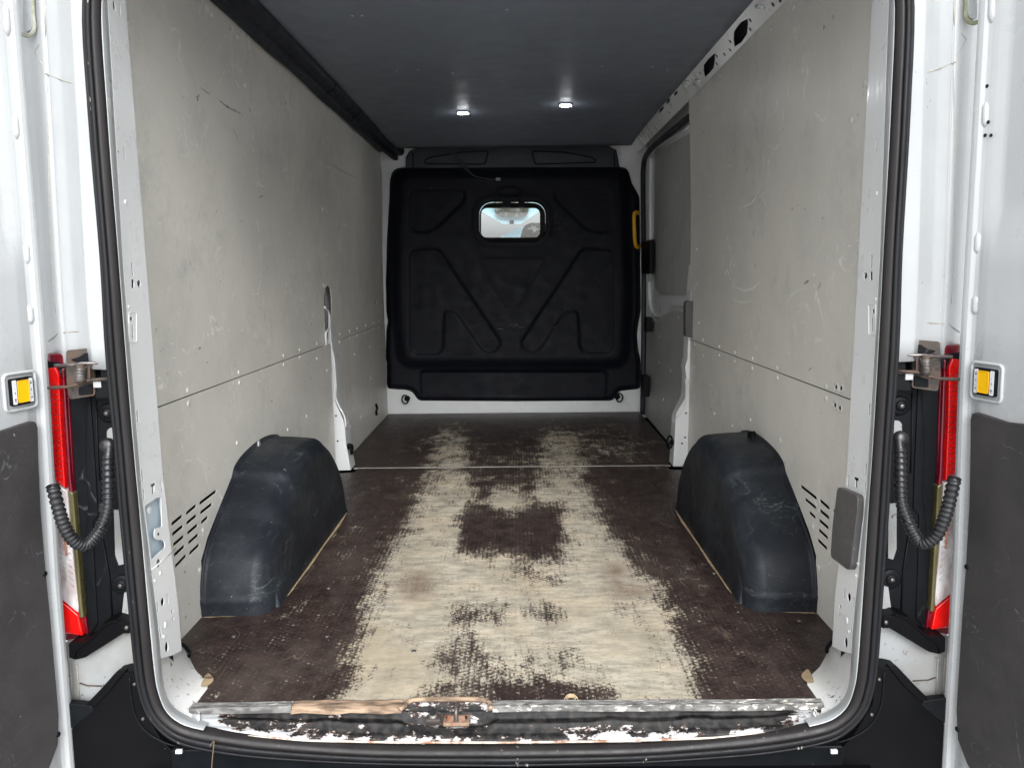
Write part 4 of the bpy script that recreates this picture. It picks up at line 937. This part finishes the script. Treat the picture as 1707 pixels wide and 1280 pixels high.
fu = [(YJ+.002, .915), (YJ+.045, .90), (YJ+.06, .85), (YJ+.045, .78), (YJ+.05, zs+.0015), (YB-.03, zs+.0015), (YB-.03, 1.50), (YB-.05, 1.62), (YB-.12, 1.70), (YB-.22, 1.745), (YJ+.002, 1.752)]
h_fu = [slot_poly((625.5, 504), (628.5, 504), .022, -1)]
pL3 = wall('wall_panel', fu, -1, h_fu, label='upper grey board at the front of the left wall, beside the bulkhead', off=.0015)
pL4 = wall('wall_panel', [(YJ+.06, 0), (YB-.02, 0), (YB-.02, zs-.0015), (YJ+.06, zs-.0015)], -1, [], label='lower grey board at the front of the left wall', off=.0015)
pR1 = wall('wall_panel', [(YP, zs+.0015), (YJ+.055, zs+.0015), (YJ+.05, 1.0), (YJ+.03, 1.755), (1.4, 1.760), (.7, 1.762), (YP, 1.765)], 1, label='large upper grey board of the right wall, crossed by pale scrape marks')
SR = [((y0, z0)) for y0, z0 in ()]
pR2 = wall('wall_panel', [(YP, .0)]+archcut+[(YJ+.045, 0), (YJ+.055, zs-.0015), (YP, zs-.0015)], 1, slots, label='lower grey board of the right wall with vent slots and a cut-out for the wheel box')
LR = {pL1: [(313, 651), (398, 621), (472.7, 592.8), (499.4, 582.7), (528, 573), (477.5, 476.6), (539.4, 476), (534, 422.8), (537.7, 349.5), (353, 24), (395.5, 60.5), (451, 106), (485.6, 135), (516.5, 161), (542, 238), (535.7, 272), (213.5, 36), (213.5, 60), (214, 83), (226, 300), (229, 320)],
      pL2: [(314, 673), (399, 638), (395, 738.5), (472.7, 608), (499.4, 597), (528, 598), (511, 694), (479.7, 715.7), (545, 617), (542, 577), (339, 884), (333, 950)],
      pL3: [(554.5, 188), (573.6, 210), (588, 219), (606.6, 232.6), (622, 247), (547.7, 279.6), (545, 351), (546, 424), (543.5, 476), (567, 557), (583, 552), (596, 547.5), (610, 543), (622, 539), (632.5, 535), (638, 476), (637, 424), (551, 540)],
      pL4: [(567, 570), (583, 563), (596, 559), (610, 553), (622, 548), (632.5, 544.7), (593.7, 648), (618.7, 630), (616.7, 578.4), (591, 590.5), (601.5, 696), (585.7, 711.5), (562, 622), (638, 578)]}
for pn, L in LR.items():
    for x, y in L: q = onwall(x, y, -1); rivet(pn, (-wx(q[2])+.0002-(.0015 if pn in (pL3, pL4) else 0), q[1], q[2]), -1)
RR = {pR1: [(1295, 612.6), (1377, 643.5), (1172, 567.5), (1198.8, 577.8), (1224.7, 587), (1253.6, 597.5), (1158, 573.6), (1165, 539), (1322.7, 12.8), (1284.7, 48.7), (1233.7, 96.8), (1200, 127), (1171.5, 154), (1157, 265.4), (1157, 344), (1161.4, 416.6), (1164, 188), (1441, 140), (1442, 156), (1419, 200), (1158, 480)],
      pR2: [(1296, 630), (1377, 664), (1300.5, 733), (1172, 593), (1198.8, 592), (1225, 602), (1253.6, 613.5), (1156.6, 612.5), (1190.6, 689.5), (1220.7, 710), (1250.8, 700), (1355, 878), (1364, 945)]}
for pn, L in RR.items():
    for x, y in L: q = onwall(x, y, 1); rivet(pn, (wx(q[2])-.0002, q[1], q[2]), 1)
# drilled-out marks of missing rivets on the right wall
for x, y, pn in [(1394.6, 645, pR1), (1403, 647, pR1), (1393, 675, pR2), (1401, 680, pR2)]:
    q = onwall(x, y, 1); c = np.array([wx(q[2])-.0015, q[1], q[2]])
    tube('ring_scar', [c+np.array([0, .012*math.cos(t), .012*math.sin(t)]) for t in np.linspace(0, 2*math.pi, 14, endpoint=False)], .0022, 'rivet', parent=pn, n=5, closed=True)
    disc('screw_scar', c+np.array([.001, 0, 0]), (-1, 0, 0), .006, .0012, 'void', parent=pn, n=8)
# scrape marks: thin raised smears on the right wall
scr = mat('pale_scrape', (.93, .93, .90), (.84, .84, .81), rough=.6, scale=60)
def scrape(pts, s, parent, m, wid=.004):
    P = smooth_path([onwall(x, y, s) for x, y in pts], 6); V = []; n = len(P)
    for i, p in enumerate(P):
        w_ = wid*math.sin(math.pi*(i+.4)/(n+.2))*(.7+.3*math.sin(i*2.3)); X = s*(wx(p[2])-.0005)
        V += [(X, p[1], p[2]-w_), (X, p[1], p[2]+w_)]
    mesh('scrape_mark', V, [(2*i, 2*i+2, 2*i+3, 2*i+1) for i in range(n-1)], m, parent)
for pts, w_ in [([(1222, 478), (1243, 484), (1259, 478), (1272, 465)], .006), ([(1216, 496), (1236, 504), (1254, 501)], .004), ([(1233, 348), (1256, 335), (1270, 305)], .005), ([(1276, 350), (1279, 385), (1284, 412)], .003), ([(1355, 440), (1368, 415), (1374, 400)], .0022), ([(1312, 540), (1315, 500), (1330, 485), (1345, 480)], .0022)]:
    scrape(pts, 1, pR1, scr, w_)
drk = mat('dark_scuff', (.24, .24, .23), (.45, .445, .42), rough=.6, scale=80, nrange=(.45, .55))
for pts, w_, s, pn in [([(333, 146), (350, 158)], .003, -1, pL1), ([(362, 164), (378, 178), (402, 190)], .005, -1, pL1), ([(388, 215), (393, 225), (399, 240)], .003, -1, pL1), ([(545, 270), (570, 285), (597, 298)], .0028, -1, pL3), 
                   ([(1340, 473), (1349, 468)], .006, 1, pR1), ([(1363, 485), (1368, 472), (1366, 480)], .006, 1, pR1), ([(1348, 618), (1353, 613)], .004, 1, pR1), ([(430+0, 330), (440, 326)], .003, -1, pL1), ([(330, 582), (335, 579)], .005, -1, pL1)]:
    scrape(pts, s, pn, drk, w_)
# small lashing plate low on the front left wall
q = onX(627, 683, -.872); tube('lashing_plate', smooth_path([q+np.array([.001, 0, .035]), q+np.array([.004, .012, .01]), q+np.array([.003, -.006, -.01]), q+np.array([.001, .004, -.032])], 4), .008, 'black', n=6, label='small black lashing hardware in the left board')
# body sides behind the liners: rear parts coloured dark for shade behind the slots
for s in (-1, 1):
    SIDE[0] = -s
    sheet('inner_side', [(.2, -.04), (2.12, -.04), (2.12, 1.86), (.2, 1.86)], 'void', lambda u, v, w: (-(wx(v)+.055+w), u, v), (), .003, cuts=[(1, (.9, 1.2, 1.5, 1.7))])
SIDE[0] = 1
sheet('inner_side', [(2.12, -.04), (YB+.04, -.04), (YB+.04, 1.86), (2.12, 1.86)], 'paint', lambda u, v, w: (-(wx(v)+.035+w), u, v), (), .003, cuts=[(1, (.9, 1.2, 1.5, 1.7))], label='white body skin behind the left boards')

# ---- centre pillars
lp = sheetY('centre_pillar', [(556, 785), (553.5, 700), (549, 620), (545, 572), (547, 545), (551, 541), (552.5, 571), (558, 600), (561, 640), (560, 672), (572, 700), (575, 712), (577, 740), (585, 784)], YS-.03, .11, 'paint', bevel=.004, label='white ribbed foot of the centre pillar, left wall')
tube('pillar_flange', smooth_path([onY(x, y, YS-.035) for x, y in [(552, 571), (554, 600), (557, 632), (560, 665), (574, 694), (576, 712)]], 4), .005, 'paint', parent=lp, n=6)
tube('pillar_flange', smooth_path([onX(x, y, -.866) for x, y in [(541, 512), (548, 522), (549, 545), (543, 556), (544, 575)]], 4), .006, 'paint', parent=lp, n=6)
sheet('pillar_cavity', [(YJ-.08, .66), (YJ+.04, .66), (YJ+.04, .90), (YJ-.08, .90)], 'void', lambda u, v, w: (-(wx(v)+.03+w), u, v), (), .003, parent=lp)
for x, y in [(560, 693), (563, 735)]: disc('pillar_hole', onY(x, y, YS-.0312), (0, -1, 0), .005, .001, 'void', parent=lp, n=8, dome=False)
a = np.array(onY(583, 745, YS-.01)); tube('lashing_ring', [a+np.array([.012, -.01+.02*math.cos(t), .024*math.sin(t)-.01]) for t in np.linspace(0, 2*math.pi, 16, endpoint=False)], .0048, 'black', parent=lp, n=8, closed=True)
disc('ring_boss', a+np.array([-.004, 0, .004]), (1, -.4, 0), .016, .014, 'black', parent=lp)
rp_ = sheetY('centre_pillar', [(1150, 778), (1122, 778), (1125.5, 712), (1126.5, 697), (1131, 686), (1142, 664), (1144, 630), (1142, 612), (1146, 598), (1147, 565), (1153, 470), (1156, 440), (1158, 446), (1157, 500), (1155, 565), (1152, 640), (1150, 700)], YS-.03, .10, 'paint', bevel=.004, label='white centre pillar beside the sliding door')
tube('pillar_flange', smooth_path([onY(x, y, YS-.035) for x, y in [(1143, 632), (1143.5, 662), (1130, 686), (1128, 694), (1133, 690), (1145, 668), (1146, 632)]], 4), .004, 'paint', parent=rp_, n=6)
for x, y in [(1143.5, 688.5), (1142, 729), (1137, 739)]: disc('pillar_hole', onY(x, y, YS-.0312), (0, -1, 0), .005, .001, 'void', parent=rp_, n=8, dome=False)
sheetY('pillar_cap', roundpoly([(1143, 504), (1148, 501), (1162, 504), (1163, 530), (1161, 566), (1143, 561)], 3), YS-.075, .05, 'pad', parent=rp_, bevel=.006, label='dark grey rubber cap on the pillar')
a = np.array(onY(1118, 737, YS-.02)); tube('lashing_ring', [a+np.array([-.001+.022*math.cos(t)*.7-.004, .01*math.cos(t), .032*math.sin(t)]) for t in np.linspace(0, 2*math.pi, 18, endpoint=False)], .0048, 'black', parent=rp_, n=8, closed=True)
disc('ring_boss', a+np.array([.008, 0, 0]), (-1, -.3, 0), .014, .012, 'black', parent=rp_)
# cap over the service hole, right pillar
SIDE[0] = -1
capn = np.array([-nv[0], -nv[1], 0.])
def rsz(x, y):   # right-hand photo point mirrored onto the left pillar face
    q = on(x, y, (-A0[0], A0[1], 0), (-nv[0], nv[1], 0)); q = q*np.array([-1, 1, 1]); return ((q[0]-A0[0])*dv[0]+(q[1]-A0[1])*dv[1], q[2])
cap = [rsz(x, y) for x, y in [(1407, 811), (1441, 826), (1441.5, 850), (1434, 945), (1430, 950), (1400, 928), (1401, 880)]]
sheet('pillar_cap', roundpoly(cap, .012, 5), 'pad', lambda u, v, w: mp_(u, v, -.014+w), (), .014, bevel=.005, seg=3, label='dark grey plastic cap over the service hole of the right rear pillar')
# ring by the wheel boxes
for s in (1, -1):
    SIDE[0] = s
    if s == -1:
        q = onX(1264, 737, .868)*np.array([-1, 1, 1])
        rb = box('lashing_bracket', (q[0]-.01, q[1]-.02, q[2]-.035), (q[0]+.012, q[1]+.02, q[2]+.01), 'black', bevel=.006, label='black lashing eye above the right wheel box')
        for dx in (.0, .010): tube('ring', [q+np.array([.016+dx, .028*math.cos(t), .006+.030*math.sin(t)]) for t in np.linspace(0, 2*math.pi, 18, endpoint=False)], .0045, 'black', parent=rb, n=8, closed=True)
    else:
        q = onX(427, 747, -.870)
        tube('lashing_ring', [q+np.array([.010, .006*math.cos(t), .026*math.sin(t)]) for t in np.linspace(0, 2*math.pi, 14, endpoint=False)], .0045, mat('grey_ring', (.35, .35, .35), rough=.4, metal=.5), n=8, closed=True, label='grey lashing eye above the left wheel box')
SIDE[0] = 1

# ------------------------------------------------------------------ sliding door on the right
XD = .905
def dxs(px, X=XD): return [(float(q[1]), float(q[2])) for q in (onX(x, y, X) for x, y in px)]
sd = sheet('sliding_door', [(2.05, -.02), (YB+.02, -.02), (YB+.02, 1.70), (2.05, 1.70)], 'paint', lambda u, v, w: (XD+.02+w, u, v), (), .01, label='sliding side door seen from inside, grey boards over white frame')
wp = [(1091, 262), (1096, 253), (1105, 247), (1150, 222), (1175, 205), (1175, 492), (1100, 491), (1092, 480), (1090, 440)]
sheet('window_board', dxs(wp, XD+.012), 'panel_door', lambda u, v, w: (XD+.012+w, u, v), (), .008, parent=sd, bevel=.0012, seg=1, label='grey board blanking the sliding door window')
lpd = [(1078, 532), (1088, 537), (1100, 536), (1110, 528), (1118, 518), (1150, 524), (1175, 528), (1175, 790), (1118, 742), (1074, 690), (1075, 600)]
lw = sheet('lower_board', dxs(lpd, XD-.004), 'panel_door', lambda u, v, w: (XD-.004+w, u, v), (), .02, parent=sd, bevel=.0012, seg=1, label='lower grey board of the sliding door')
for x, y in [(1099, 604), (1118, 618), (1131, 529), (1106, 666), (1094, 706), (1100, 561)]: q = onX(x, y, XD-.004); rivet(sd, (XD-.0042, q[1], q[2]), 1, .009)
q = onX(1106, 666, XD-.004); disc('screw_head', q, (-1, 0, 0), .011, .004, 'label', parent=sd, n=8)
# pressed frame rails of the door
for pts_, r_ in [([(1082, 470), (1083, 500), (1087, 520), (1096, 528), (1108, 524), (1116, 514), (1126, 508), (1165, 512)], .010), ([(1085, 260), (1084, 330), (1084, 402)], .012), ([(1086, 262), (1092, 248), (1104, 240), (1150, 211)], .010)]:
    tube('pressed_rail', smooth_path([onX(x, y, XD+.014) for x, y in pts_], 5), r_, 'paint', parent=sd, n=10)
# black rubber round the sliding door opening
dsl = smooth_path([onX(x, y, .884) for x, y in [(1071, 690), (1073, 560), (1073, 420), (1072, 310), (1073, 276), (1077, 260), (1088, 246), (1111, 226), (1150, 195)]], 8)
tube('door_rubber', dsl, .017, 'foam', n=10, label='black rubber round the sliding door opening')
box('door_latch', tuple(onX(1090, 457, .90)-np.array([.03, .0, 0])), tuple(onX(1077, 403, .90)+np.array([.0, .0, 0])), 'black', bevel=.005, label='black latch box of the sliding door')
for (x0, y0, x1, y1) in [(1064, 529, 1083, 545), (1058, 627, 1078, 643)]:
    a, b = onX(x0, y1, .865), onX(x1, y0, .865)
    hb = box('door_roller_hinge', (.845, b[1], a[2]), (.885, b[1]+.10, b[2]), 'black', bevel=.005, label='black hinge block between bulkhead and sliding door')
# front jamb (white) between bulkhead and door opening
sheetY('front_jamb', [(1036, 232), (1050, 232), (1148, 165), (1150, 192), (1086, 238), (1070, 255), (1070, 700), (1030, 700), (1055, 420), (1046, 300), (1034, 285)], YB+.03, .02, 'paint', label='white front door pillar')
# sill ramp along the sliding door
sheet('door_step_edge', dxs([(1064, 688), (1118, 745), (1122, 752), (1066, 697)], .884), 'void', lambda u, v, w: (.884-w, u, v), (), .01)

# ------------------------------------------------------------------ cant rails between walls and ceiling
P_a = onX(1313, 0, wx(1.765)); 
ra, rb_ = np.array([wx(1.765)+.004, 0, 1.757]), np.array([.79, 0, 1.832])
rn = np.cross(rb_-ra, (0, 1, 0.)); rn /= np.linalg.norm(rn)
def rail_uv(x, y):
    q = on(x, y, ra, rn); d = rb_-ra; return (q[1], float((q-ra)@d/(d@d)))
rh = []
for pl in ([(962, 160), (978, 135), (1000, 110), (1030, 95), (1033, 120), (1028, 170), (1000, 212), (965, 235), (960, 200)], [(812, 325), (835, 295), (868, 265), (868, 300), (862, 338), (840, 365), (818, 385), (811, 355)], [(665, 462), (684, 450), (682, 468), (664, 480)], [(628, 498), (647, 486), (644, 506), (627, 521)], [(592, 545), (616, 525), (612, 545), (590, 565)]):
    rh.append([rail_uv(900+x*.336, y*.336) for x, y in pl])
for x, y in [(1155, 25), (1042, 103), (1042, 148), (943, 208), (943, 250), (915, 272), (876, 318), (876, 280), (795, 365), (790, 400), (765, 420), (1190, 5), (590, 600), (640, 560)]:
    c = rail_uv(900+x*.336, y*.336); rh.append(ellipse(c[0], c[1], .010, .085, 8))
rh = [h for h in rh if all(.04 < v < .96 for u, v in h)]
rl = sheet('roof_rail', [(-.0, 0), (YB+.03, 0), (YB+.03, 1), (-.0, 1)], 'paint', lambda u, v, w: tuple(ra*(1-v)+rb_*v+np.array([0, u, 0])+np.array([1, 0, 1])*w*.7), rh, .003, label='white roof rail with oval holes above the right wall')
mesh('rail_inside', [tuple(ra+np.array([.02, 0, .02])), tuple(rb_+np.array([.03, 0, .03])), tuple(rb_+np.array([.03, YB, .03])), tuple(ra+np.array([.02, YB, .02]))], [(0, 1, 2, 3)], M['foam'], parent=rl)
for x, y, in [(1098, 28), (738, 405), (725, 420), (497, 672), (470, 665), (790, 398)]:
    c = rail_uv(900+x*.336, y*.336); cc = ra*(1-c[1])+rb_*c[1]+np.array([-.003, c[0], -.003])
    tube('pressed_rib', [cc+np.array([.008, -.015, -.008]), cc+np.array([-.0, 0, 0]), cc+np.array([-.006, .02, .006])], .007, 'paint', parent=rl, n=6)
# left: black foam trim
def foamf(u, v):
    y = -.02+(YB+.02)*u; a = v
    x0, z0 = -wx(1.76)+.003, 1.752; x1, z1 = -.772, 1.826
    x = x0*(1-a)+x1*a; z = z0*(1-a)+z1*a
    b = .018*math.sin(math.pi*min(1, a/.38)) if a < .38 else .020*math.sin(math.pi*(a-.38)/.62)**.8
    b *= (1+.25*math.sin(y*4+1)+.12*math.sin(y*13))
    x += .75*b; z -= .65*b
    if y > YB-.55: t = (y-(YB-.55))/.55; x += .060*t**1.5; z -= .03*t*t
    return (x, y, z)
ft = grid('foam_trim', foamf, 120, 16, 'foam', label='black padded trim along the top of the left wall')
for yy in (1.95, 2.5): tube('trim_joint', [np.array(foamf((yy+.02)/(YB+.02), v))+np.array([.0015, 0, -.0015]) for v in np.linspace(.1, .95, 8)], .0015, 'black', parent=ft, n=5)
tube('foam_bead', [(-wx(1.76)+.012+.003*math.sin(y*5), y, 1.752+.003*math.sin(y*9)) for y in np.linspace(0, YB-.2, 60)], .008, 'foam', parent=ft, n=8)

# ------------------------------------------------------------------ ceiling lining and lamps
def ceil_z(x, y):
    return 1.832-.012*(x/.8)**2*0+.010*math.cos(x*1.9)-.010-.05*max(0, (y-2.6)/.95)**2.0-.030*max(0, (y-3.0)/.5)*max(0, math.cos(x*1.9))
def ceilf(u, v):
    y = -.02+(3.50)*v+.00; wl = -.790+.05*max(0, (v-.8)/.2)**2; wr = .800-.02*max(0, (v-.8)/.2)
    x = wl+(wr-wl)*u; y += (.07*math.cos((x)*1.9)-.0)*max(0, v-.9)/.1*-.6; return (x, y, ceil_z(x, y))
cl = grid('ceiling_lining', ceilf, 40, 60, 'ceiling', label='dark grey smooth ceiling lining', solid=.006)
for x, y in [(587, 25), (603, 25), (661, 117.5), (697, 116), (727, 195), (755, 122), (845, 17), (1004, 110), (1088, 110), (1113, 115)]:
    q = onZ(x, y, 1.828); q[2] = ceil_z(q[0], q[1])-.0035; disc('ceiling_pin', q, (0, 0, -1), .0045, .0015, 'rivet', parent=cl, n=8)
for (x, y) in [(772, 189), (943, 176)]:
    z = 1.82
    for _ in range(6): q = onZ(x, y, z-.010); z = ceil_z(q[0], q[1])
    q[2] = z
    lm = disc('dome_lamp', q-np.array([0, 0, .003]), (0, 0, -1), .034, .008, 'ledrim', n=24, dome=False, label='small lit ceiling lamp, '+('left' if x < 850 else 'right')+' of the two')
    sheet('lamp_lens', rrect(-.028, -.018, .028, .018, .010, 5), 'led', lambda u, v, w: (q[0]+u, q[1]+v, q[2]-.0135+w), (), .006, parent=lm)
    sp = bpy.data.lights.new('dome_light', 'POINT'); sp.energy = .06; sp.shadow_soft_size = .02; sp.color = (.95, .97, 1); so_ = bpy.data.objects.new('dome_light', sp); COL.objects.link(so_); so_.parent = van
    so_.location = Vector((q[0], q[1]-.0, q[2]-.045))-van.location

# ------------------------------------------------------------------ bulkhead
BO = [(660, 281), (672, 279.5), (860, 278), (1034, 278), (1045, 281), (1049, 288), (1053, 305), (1061, 318), (1066, 328), (1067, 420), (1068, 520), (1064, 540), (1062, 560), (1064, 585), (1068, 600), (1068, 648), (1032, 652), (1022, 668), (860, 669), (697, 668), (688, 654), (678, 650), (645, 648), (645, 604), (643, 600), (644, 550), (647, 535), (644, 525), (643, 470), (645, 400), (649, 330), (650, 300), (653, 287)]
BO = roundpoly(BO, 5, 3)
WH = rrect(799, 338, 909, 402, 21, 7)
step_ = 2.5
P, Q = gridfill(BO, [WH], step_)
def sst(d, w): t = np.clip(d/w, 0, 1); return t*t*(3-2*t)
Hh = np.zeros(len(P))
def ins(poly, w, h, rd=6):
    global Hh
    pl = roundpoly(poly, rd, 4); d, _ = seg_dist(P, pl); inn = inside(P, pl); sd_ = np.where(inn, d, -d)
    Hh += h*sst(sd_+w/2, w)
ins([(684, 318), (776, 318), (776, 336), (722, 388), (684, 388)], 5, -.012, 14)
ins([(922, 318), (1018, 318), (1022, 388), (980, 388), (924, 334)], 5, -.008, 14)
ins([(684, 418), (732, 414), (838, 572), (824, 588), (806, 586), (760, 520), (742, 518), (740, 580), (732, 590), (690, 590), (684, 575)], 4.5, -.011, 10)
ins([(1022, 418), (970, 414), (866, 572), (878, 588), (898, 586), (940, 520), (962, 518), (966, 580), (974, 588), (1016, 588), (1022, 575)], 4.5, -.011, 10)
ins([(796, 430), (910, 430), (866, 510), (850, 514), (840, 508)], 6, -.006, 10)
ins([(664, 290), (1040, 290), (1046, 500), (1040, 606), (670, 606), (660, 500)], 22, .03, 20)
ins([(700, 618), (1012, 618), (1010, 664), (702, 664)], 6, -.016, 8)
d, _ = seg_dist(P, ellipse(850, 318, 19, 8, 24)); Hh += np.where(d < 3, -.010*(1-d/3), 0)
d, _ = seg_dist(P, WH); Hh += .006*sst(14-d, 9)-.004*sst(5-d, 4)
d, _ = seg_dist(P, BO); Hh -= .030*sst(7-d, 7)
V = []
for (x, y), h in zip(P, Hh): q = onY(x, y, YB); V.append((q[0], YB-h, q[2]))
bh = mesh('bulkhead', V, [tuple(reversed(f)) for f in Q], 'bulkhead', smooth=True, label='black moulded bulkhead with crossed swages and a small window')
bh.modifiers.new('s', 'SOLIDIFY').thickness = .006; fix_normals(bh)
wf = [onY(x, y, YB-.045) for x, y in rrect(799, 338, 909, 402, 21, 6)]; wi_ = [onY(x, y, YB-.03) for x, y in rrect(801.5, 346, 900.5, 396, 10, 6)]
V = [(p[0], p[1]+.015, p[2]) for p in wf]+[(p[0], YB-.02, p[2]) for p in wi_]+[(p[0], YB+.03, p[2]) for p in wi_]; n = len(wf)
mesh('window_frame', V, [(i, (i+1) % n, n+(i+1) % n, n+i) for i in range(n)]+[(n+i, n+(i+1) % n, 2*n+(i+1) % n, 2*n+i) for i in range(n)], 'glassy', parent=bh, smooth=True, label='dark rubber frame of the bulkhead window')
mesh('window_pane', [(p[0], YB-.005, p[2]) for p in wi_], [tuple(range(n))], 'glass', parent=bh)
for x0, x1 in ((838, 852), (864, 875)):
    a, b = onY(x0, 345.5, YB-.05), onY(x1, 335.5, YB-.05); box('window_clip', (a[0], YB-.055, a[2]), (b[0], YB-.035, b[2]), 'bulkhead', parent=bh, bevel=.003)
# pale scuffs on the bulkhead
for pts_ in ([(828, 548), (840, 549)], [(849, 545), (853, 541), (856, 546), (862, 540), (866, 547), (874, 544)], [(922, 547), (930, 543)]):
    tube('scuff_line', [onY(x, y, YB-.0375) for x, y in pts_], .0007, drk, parent=bh, n=5)
# strip below it
sheetY('bulkhead_foot', [(640, 640), (1072, 640), (1072, 686.5), (645, 690.5)], YB-.002+.03, .02, 'paint', label='white steel strip at the foot of the bulkhead')
for (x0, y0) in [(678, 664), (1030, 661)]:
    c = onY(x0, y0, YB-.03); s = -1 if x0 < 850 else 1
    lg = disc('lashing_eye', c+np.array([s*-.004, .0, 0]), (0, -1, 0), .020, .015, 'black', label='black lashing eye at the foot of the bulkhead, '+('left' if s < 0 else 'right'))
    tube('ring', [c+np.array([.008*s+.022*math.cos(t), -.022, .030*math.sin(t)-.004]) for t in np.linspace(0, 2*math.pi, 18, endpoint=False)], .005, 'black', parent=lg, n=8, closed=True)
# grab handle on the bulkhead edge
gh = smooth_path([onY(x, y, Y_) for x, y, Y_ in [(1065, 356, YB-.05), (1060, 354, YB-.09), (1057, 360, YB-.11), (1057.5, 385, YB-.11), (1059, 405, YB-.11), (1062, 412, YB-.09), (1067, 410, YB-.05)]], 5)
tube('grab_handle', gh, .0125, 'handle_yellow', n=10, label='yellow grab handle beside the sliding door')
# upper panel above the bulkhead
ub = sheetY('upper_bulkhead_panel', [(676, 300), (676, 262), (682, 252), (700, 244), (740, 236), (970, 232), (1000, 236), (1028, 250), (1037, 300)], YB+.02, .02, 'beam', bevel=.008, label='charcoal upper panel above the bulkhead')
for pl in ([(708, 273), (709, 266), (716, 263), (770, 254), (810, 252), (814, 254), (808, 274)], [(887, 253), (894, 252), (940, 254), (985, 262), (993, 267), (992, 271), (892, 274)]):
    tube('pressed_outline', [onY(x, y, YB+.018) for x, y in roundpoly(pl, 3, 3)], .0045, 'bulkhead', parent=ub, n=6, closed=True)
for x in (688, 1024): tube('pressed_outline', [onY(x, 254, YB+.018), onY(x+1, 280, YB+.018)], .004, 'bulkhead', parent=ub, n=6)
disc('panel_screw', onY(968, 230, YB+.01), (0, -1, 0), .014, .01, 'black', parent=ub)
# cable from ceiling to clip on the bulkhead
for dx in (0, 7):
    pts_ = smooth_path([onY(740+dx, 236, YB-.12), onY(752+dx, 255, YB-.10), onY(772+dx*.6, 278, YB-.07), onY(790, 293, YB-.055), onY(815, 299, YB-.05), onY(828, 300, YB-.05)], 6)
    cb_ = tube('cable', pts_, .0045, 'cableblack', n=6, label='black cable hanging from the ceiling to the bulkhead')
q = onY(831, 299, YB-.05); box('cable_clip', (q[0]-.018, YB-.06, q[2]-.010), (q[0]+.014, YB-.04, q[2]+.010), mat('grey_tape', (.30, .31, .33), rough=.4), bevel=.004)

# ------------------------------------------------------------------ cab seen through the window
YC = YB+1.25
cabh = sheetY('cab_headlining', [(780, 330), (925, 330), (925, 338), (903, 350), (868, 373.5), (838, 373.5), (803, 353), (780, 338)], YC, .03, 'headliner', label='pale cab headlining seen through the bulkhead window')
sheetY('sun_visor', roundpoly([(822, 330), (884, 330), (880, 357), (872, 361), (834, 361), (826, 356)], 4), YC-.05, .02, 'fabric', parent=cabh)
box('mirror_mount', tuple(onY(849.5, 373.5, YC-.03)), tuple(onY(856.5, 367.5, YC-.01)), 'black', parent=cabh, bevel=.003)
seat = sheetY('seat_headrest', roundpoly([(864, 420), (868, 392), (873, 377), (884, 371.5), (905, 372), (930, 378), (930, 420)], 8), YB+.55, .10, 'fabric', bevel=.02, seg=4, label='dark headrest behind the bulkhead window, leaf reflections painted on as speckles')
sheetY('dashboard_edge', [(835, 394), (866, 379), (900, 380), (900, 420), (835, 420)], YC+.2, .03, 'headliner')
# roof of the cab keeps the light off the bulkhead's back
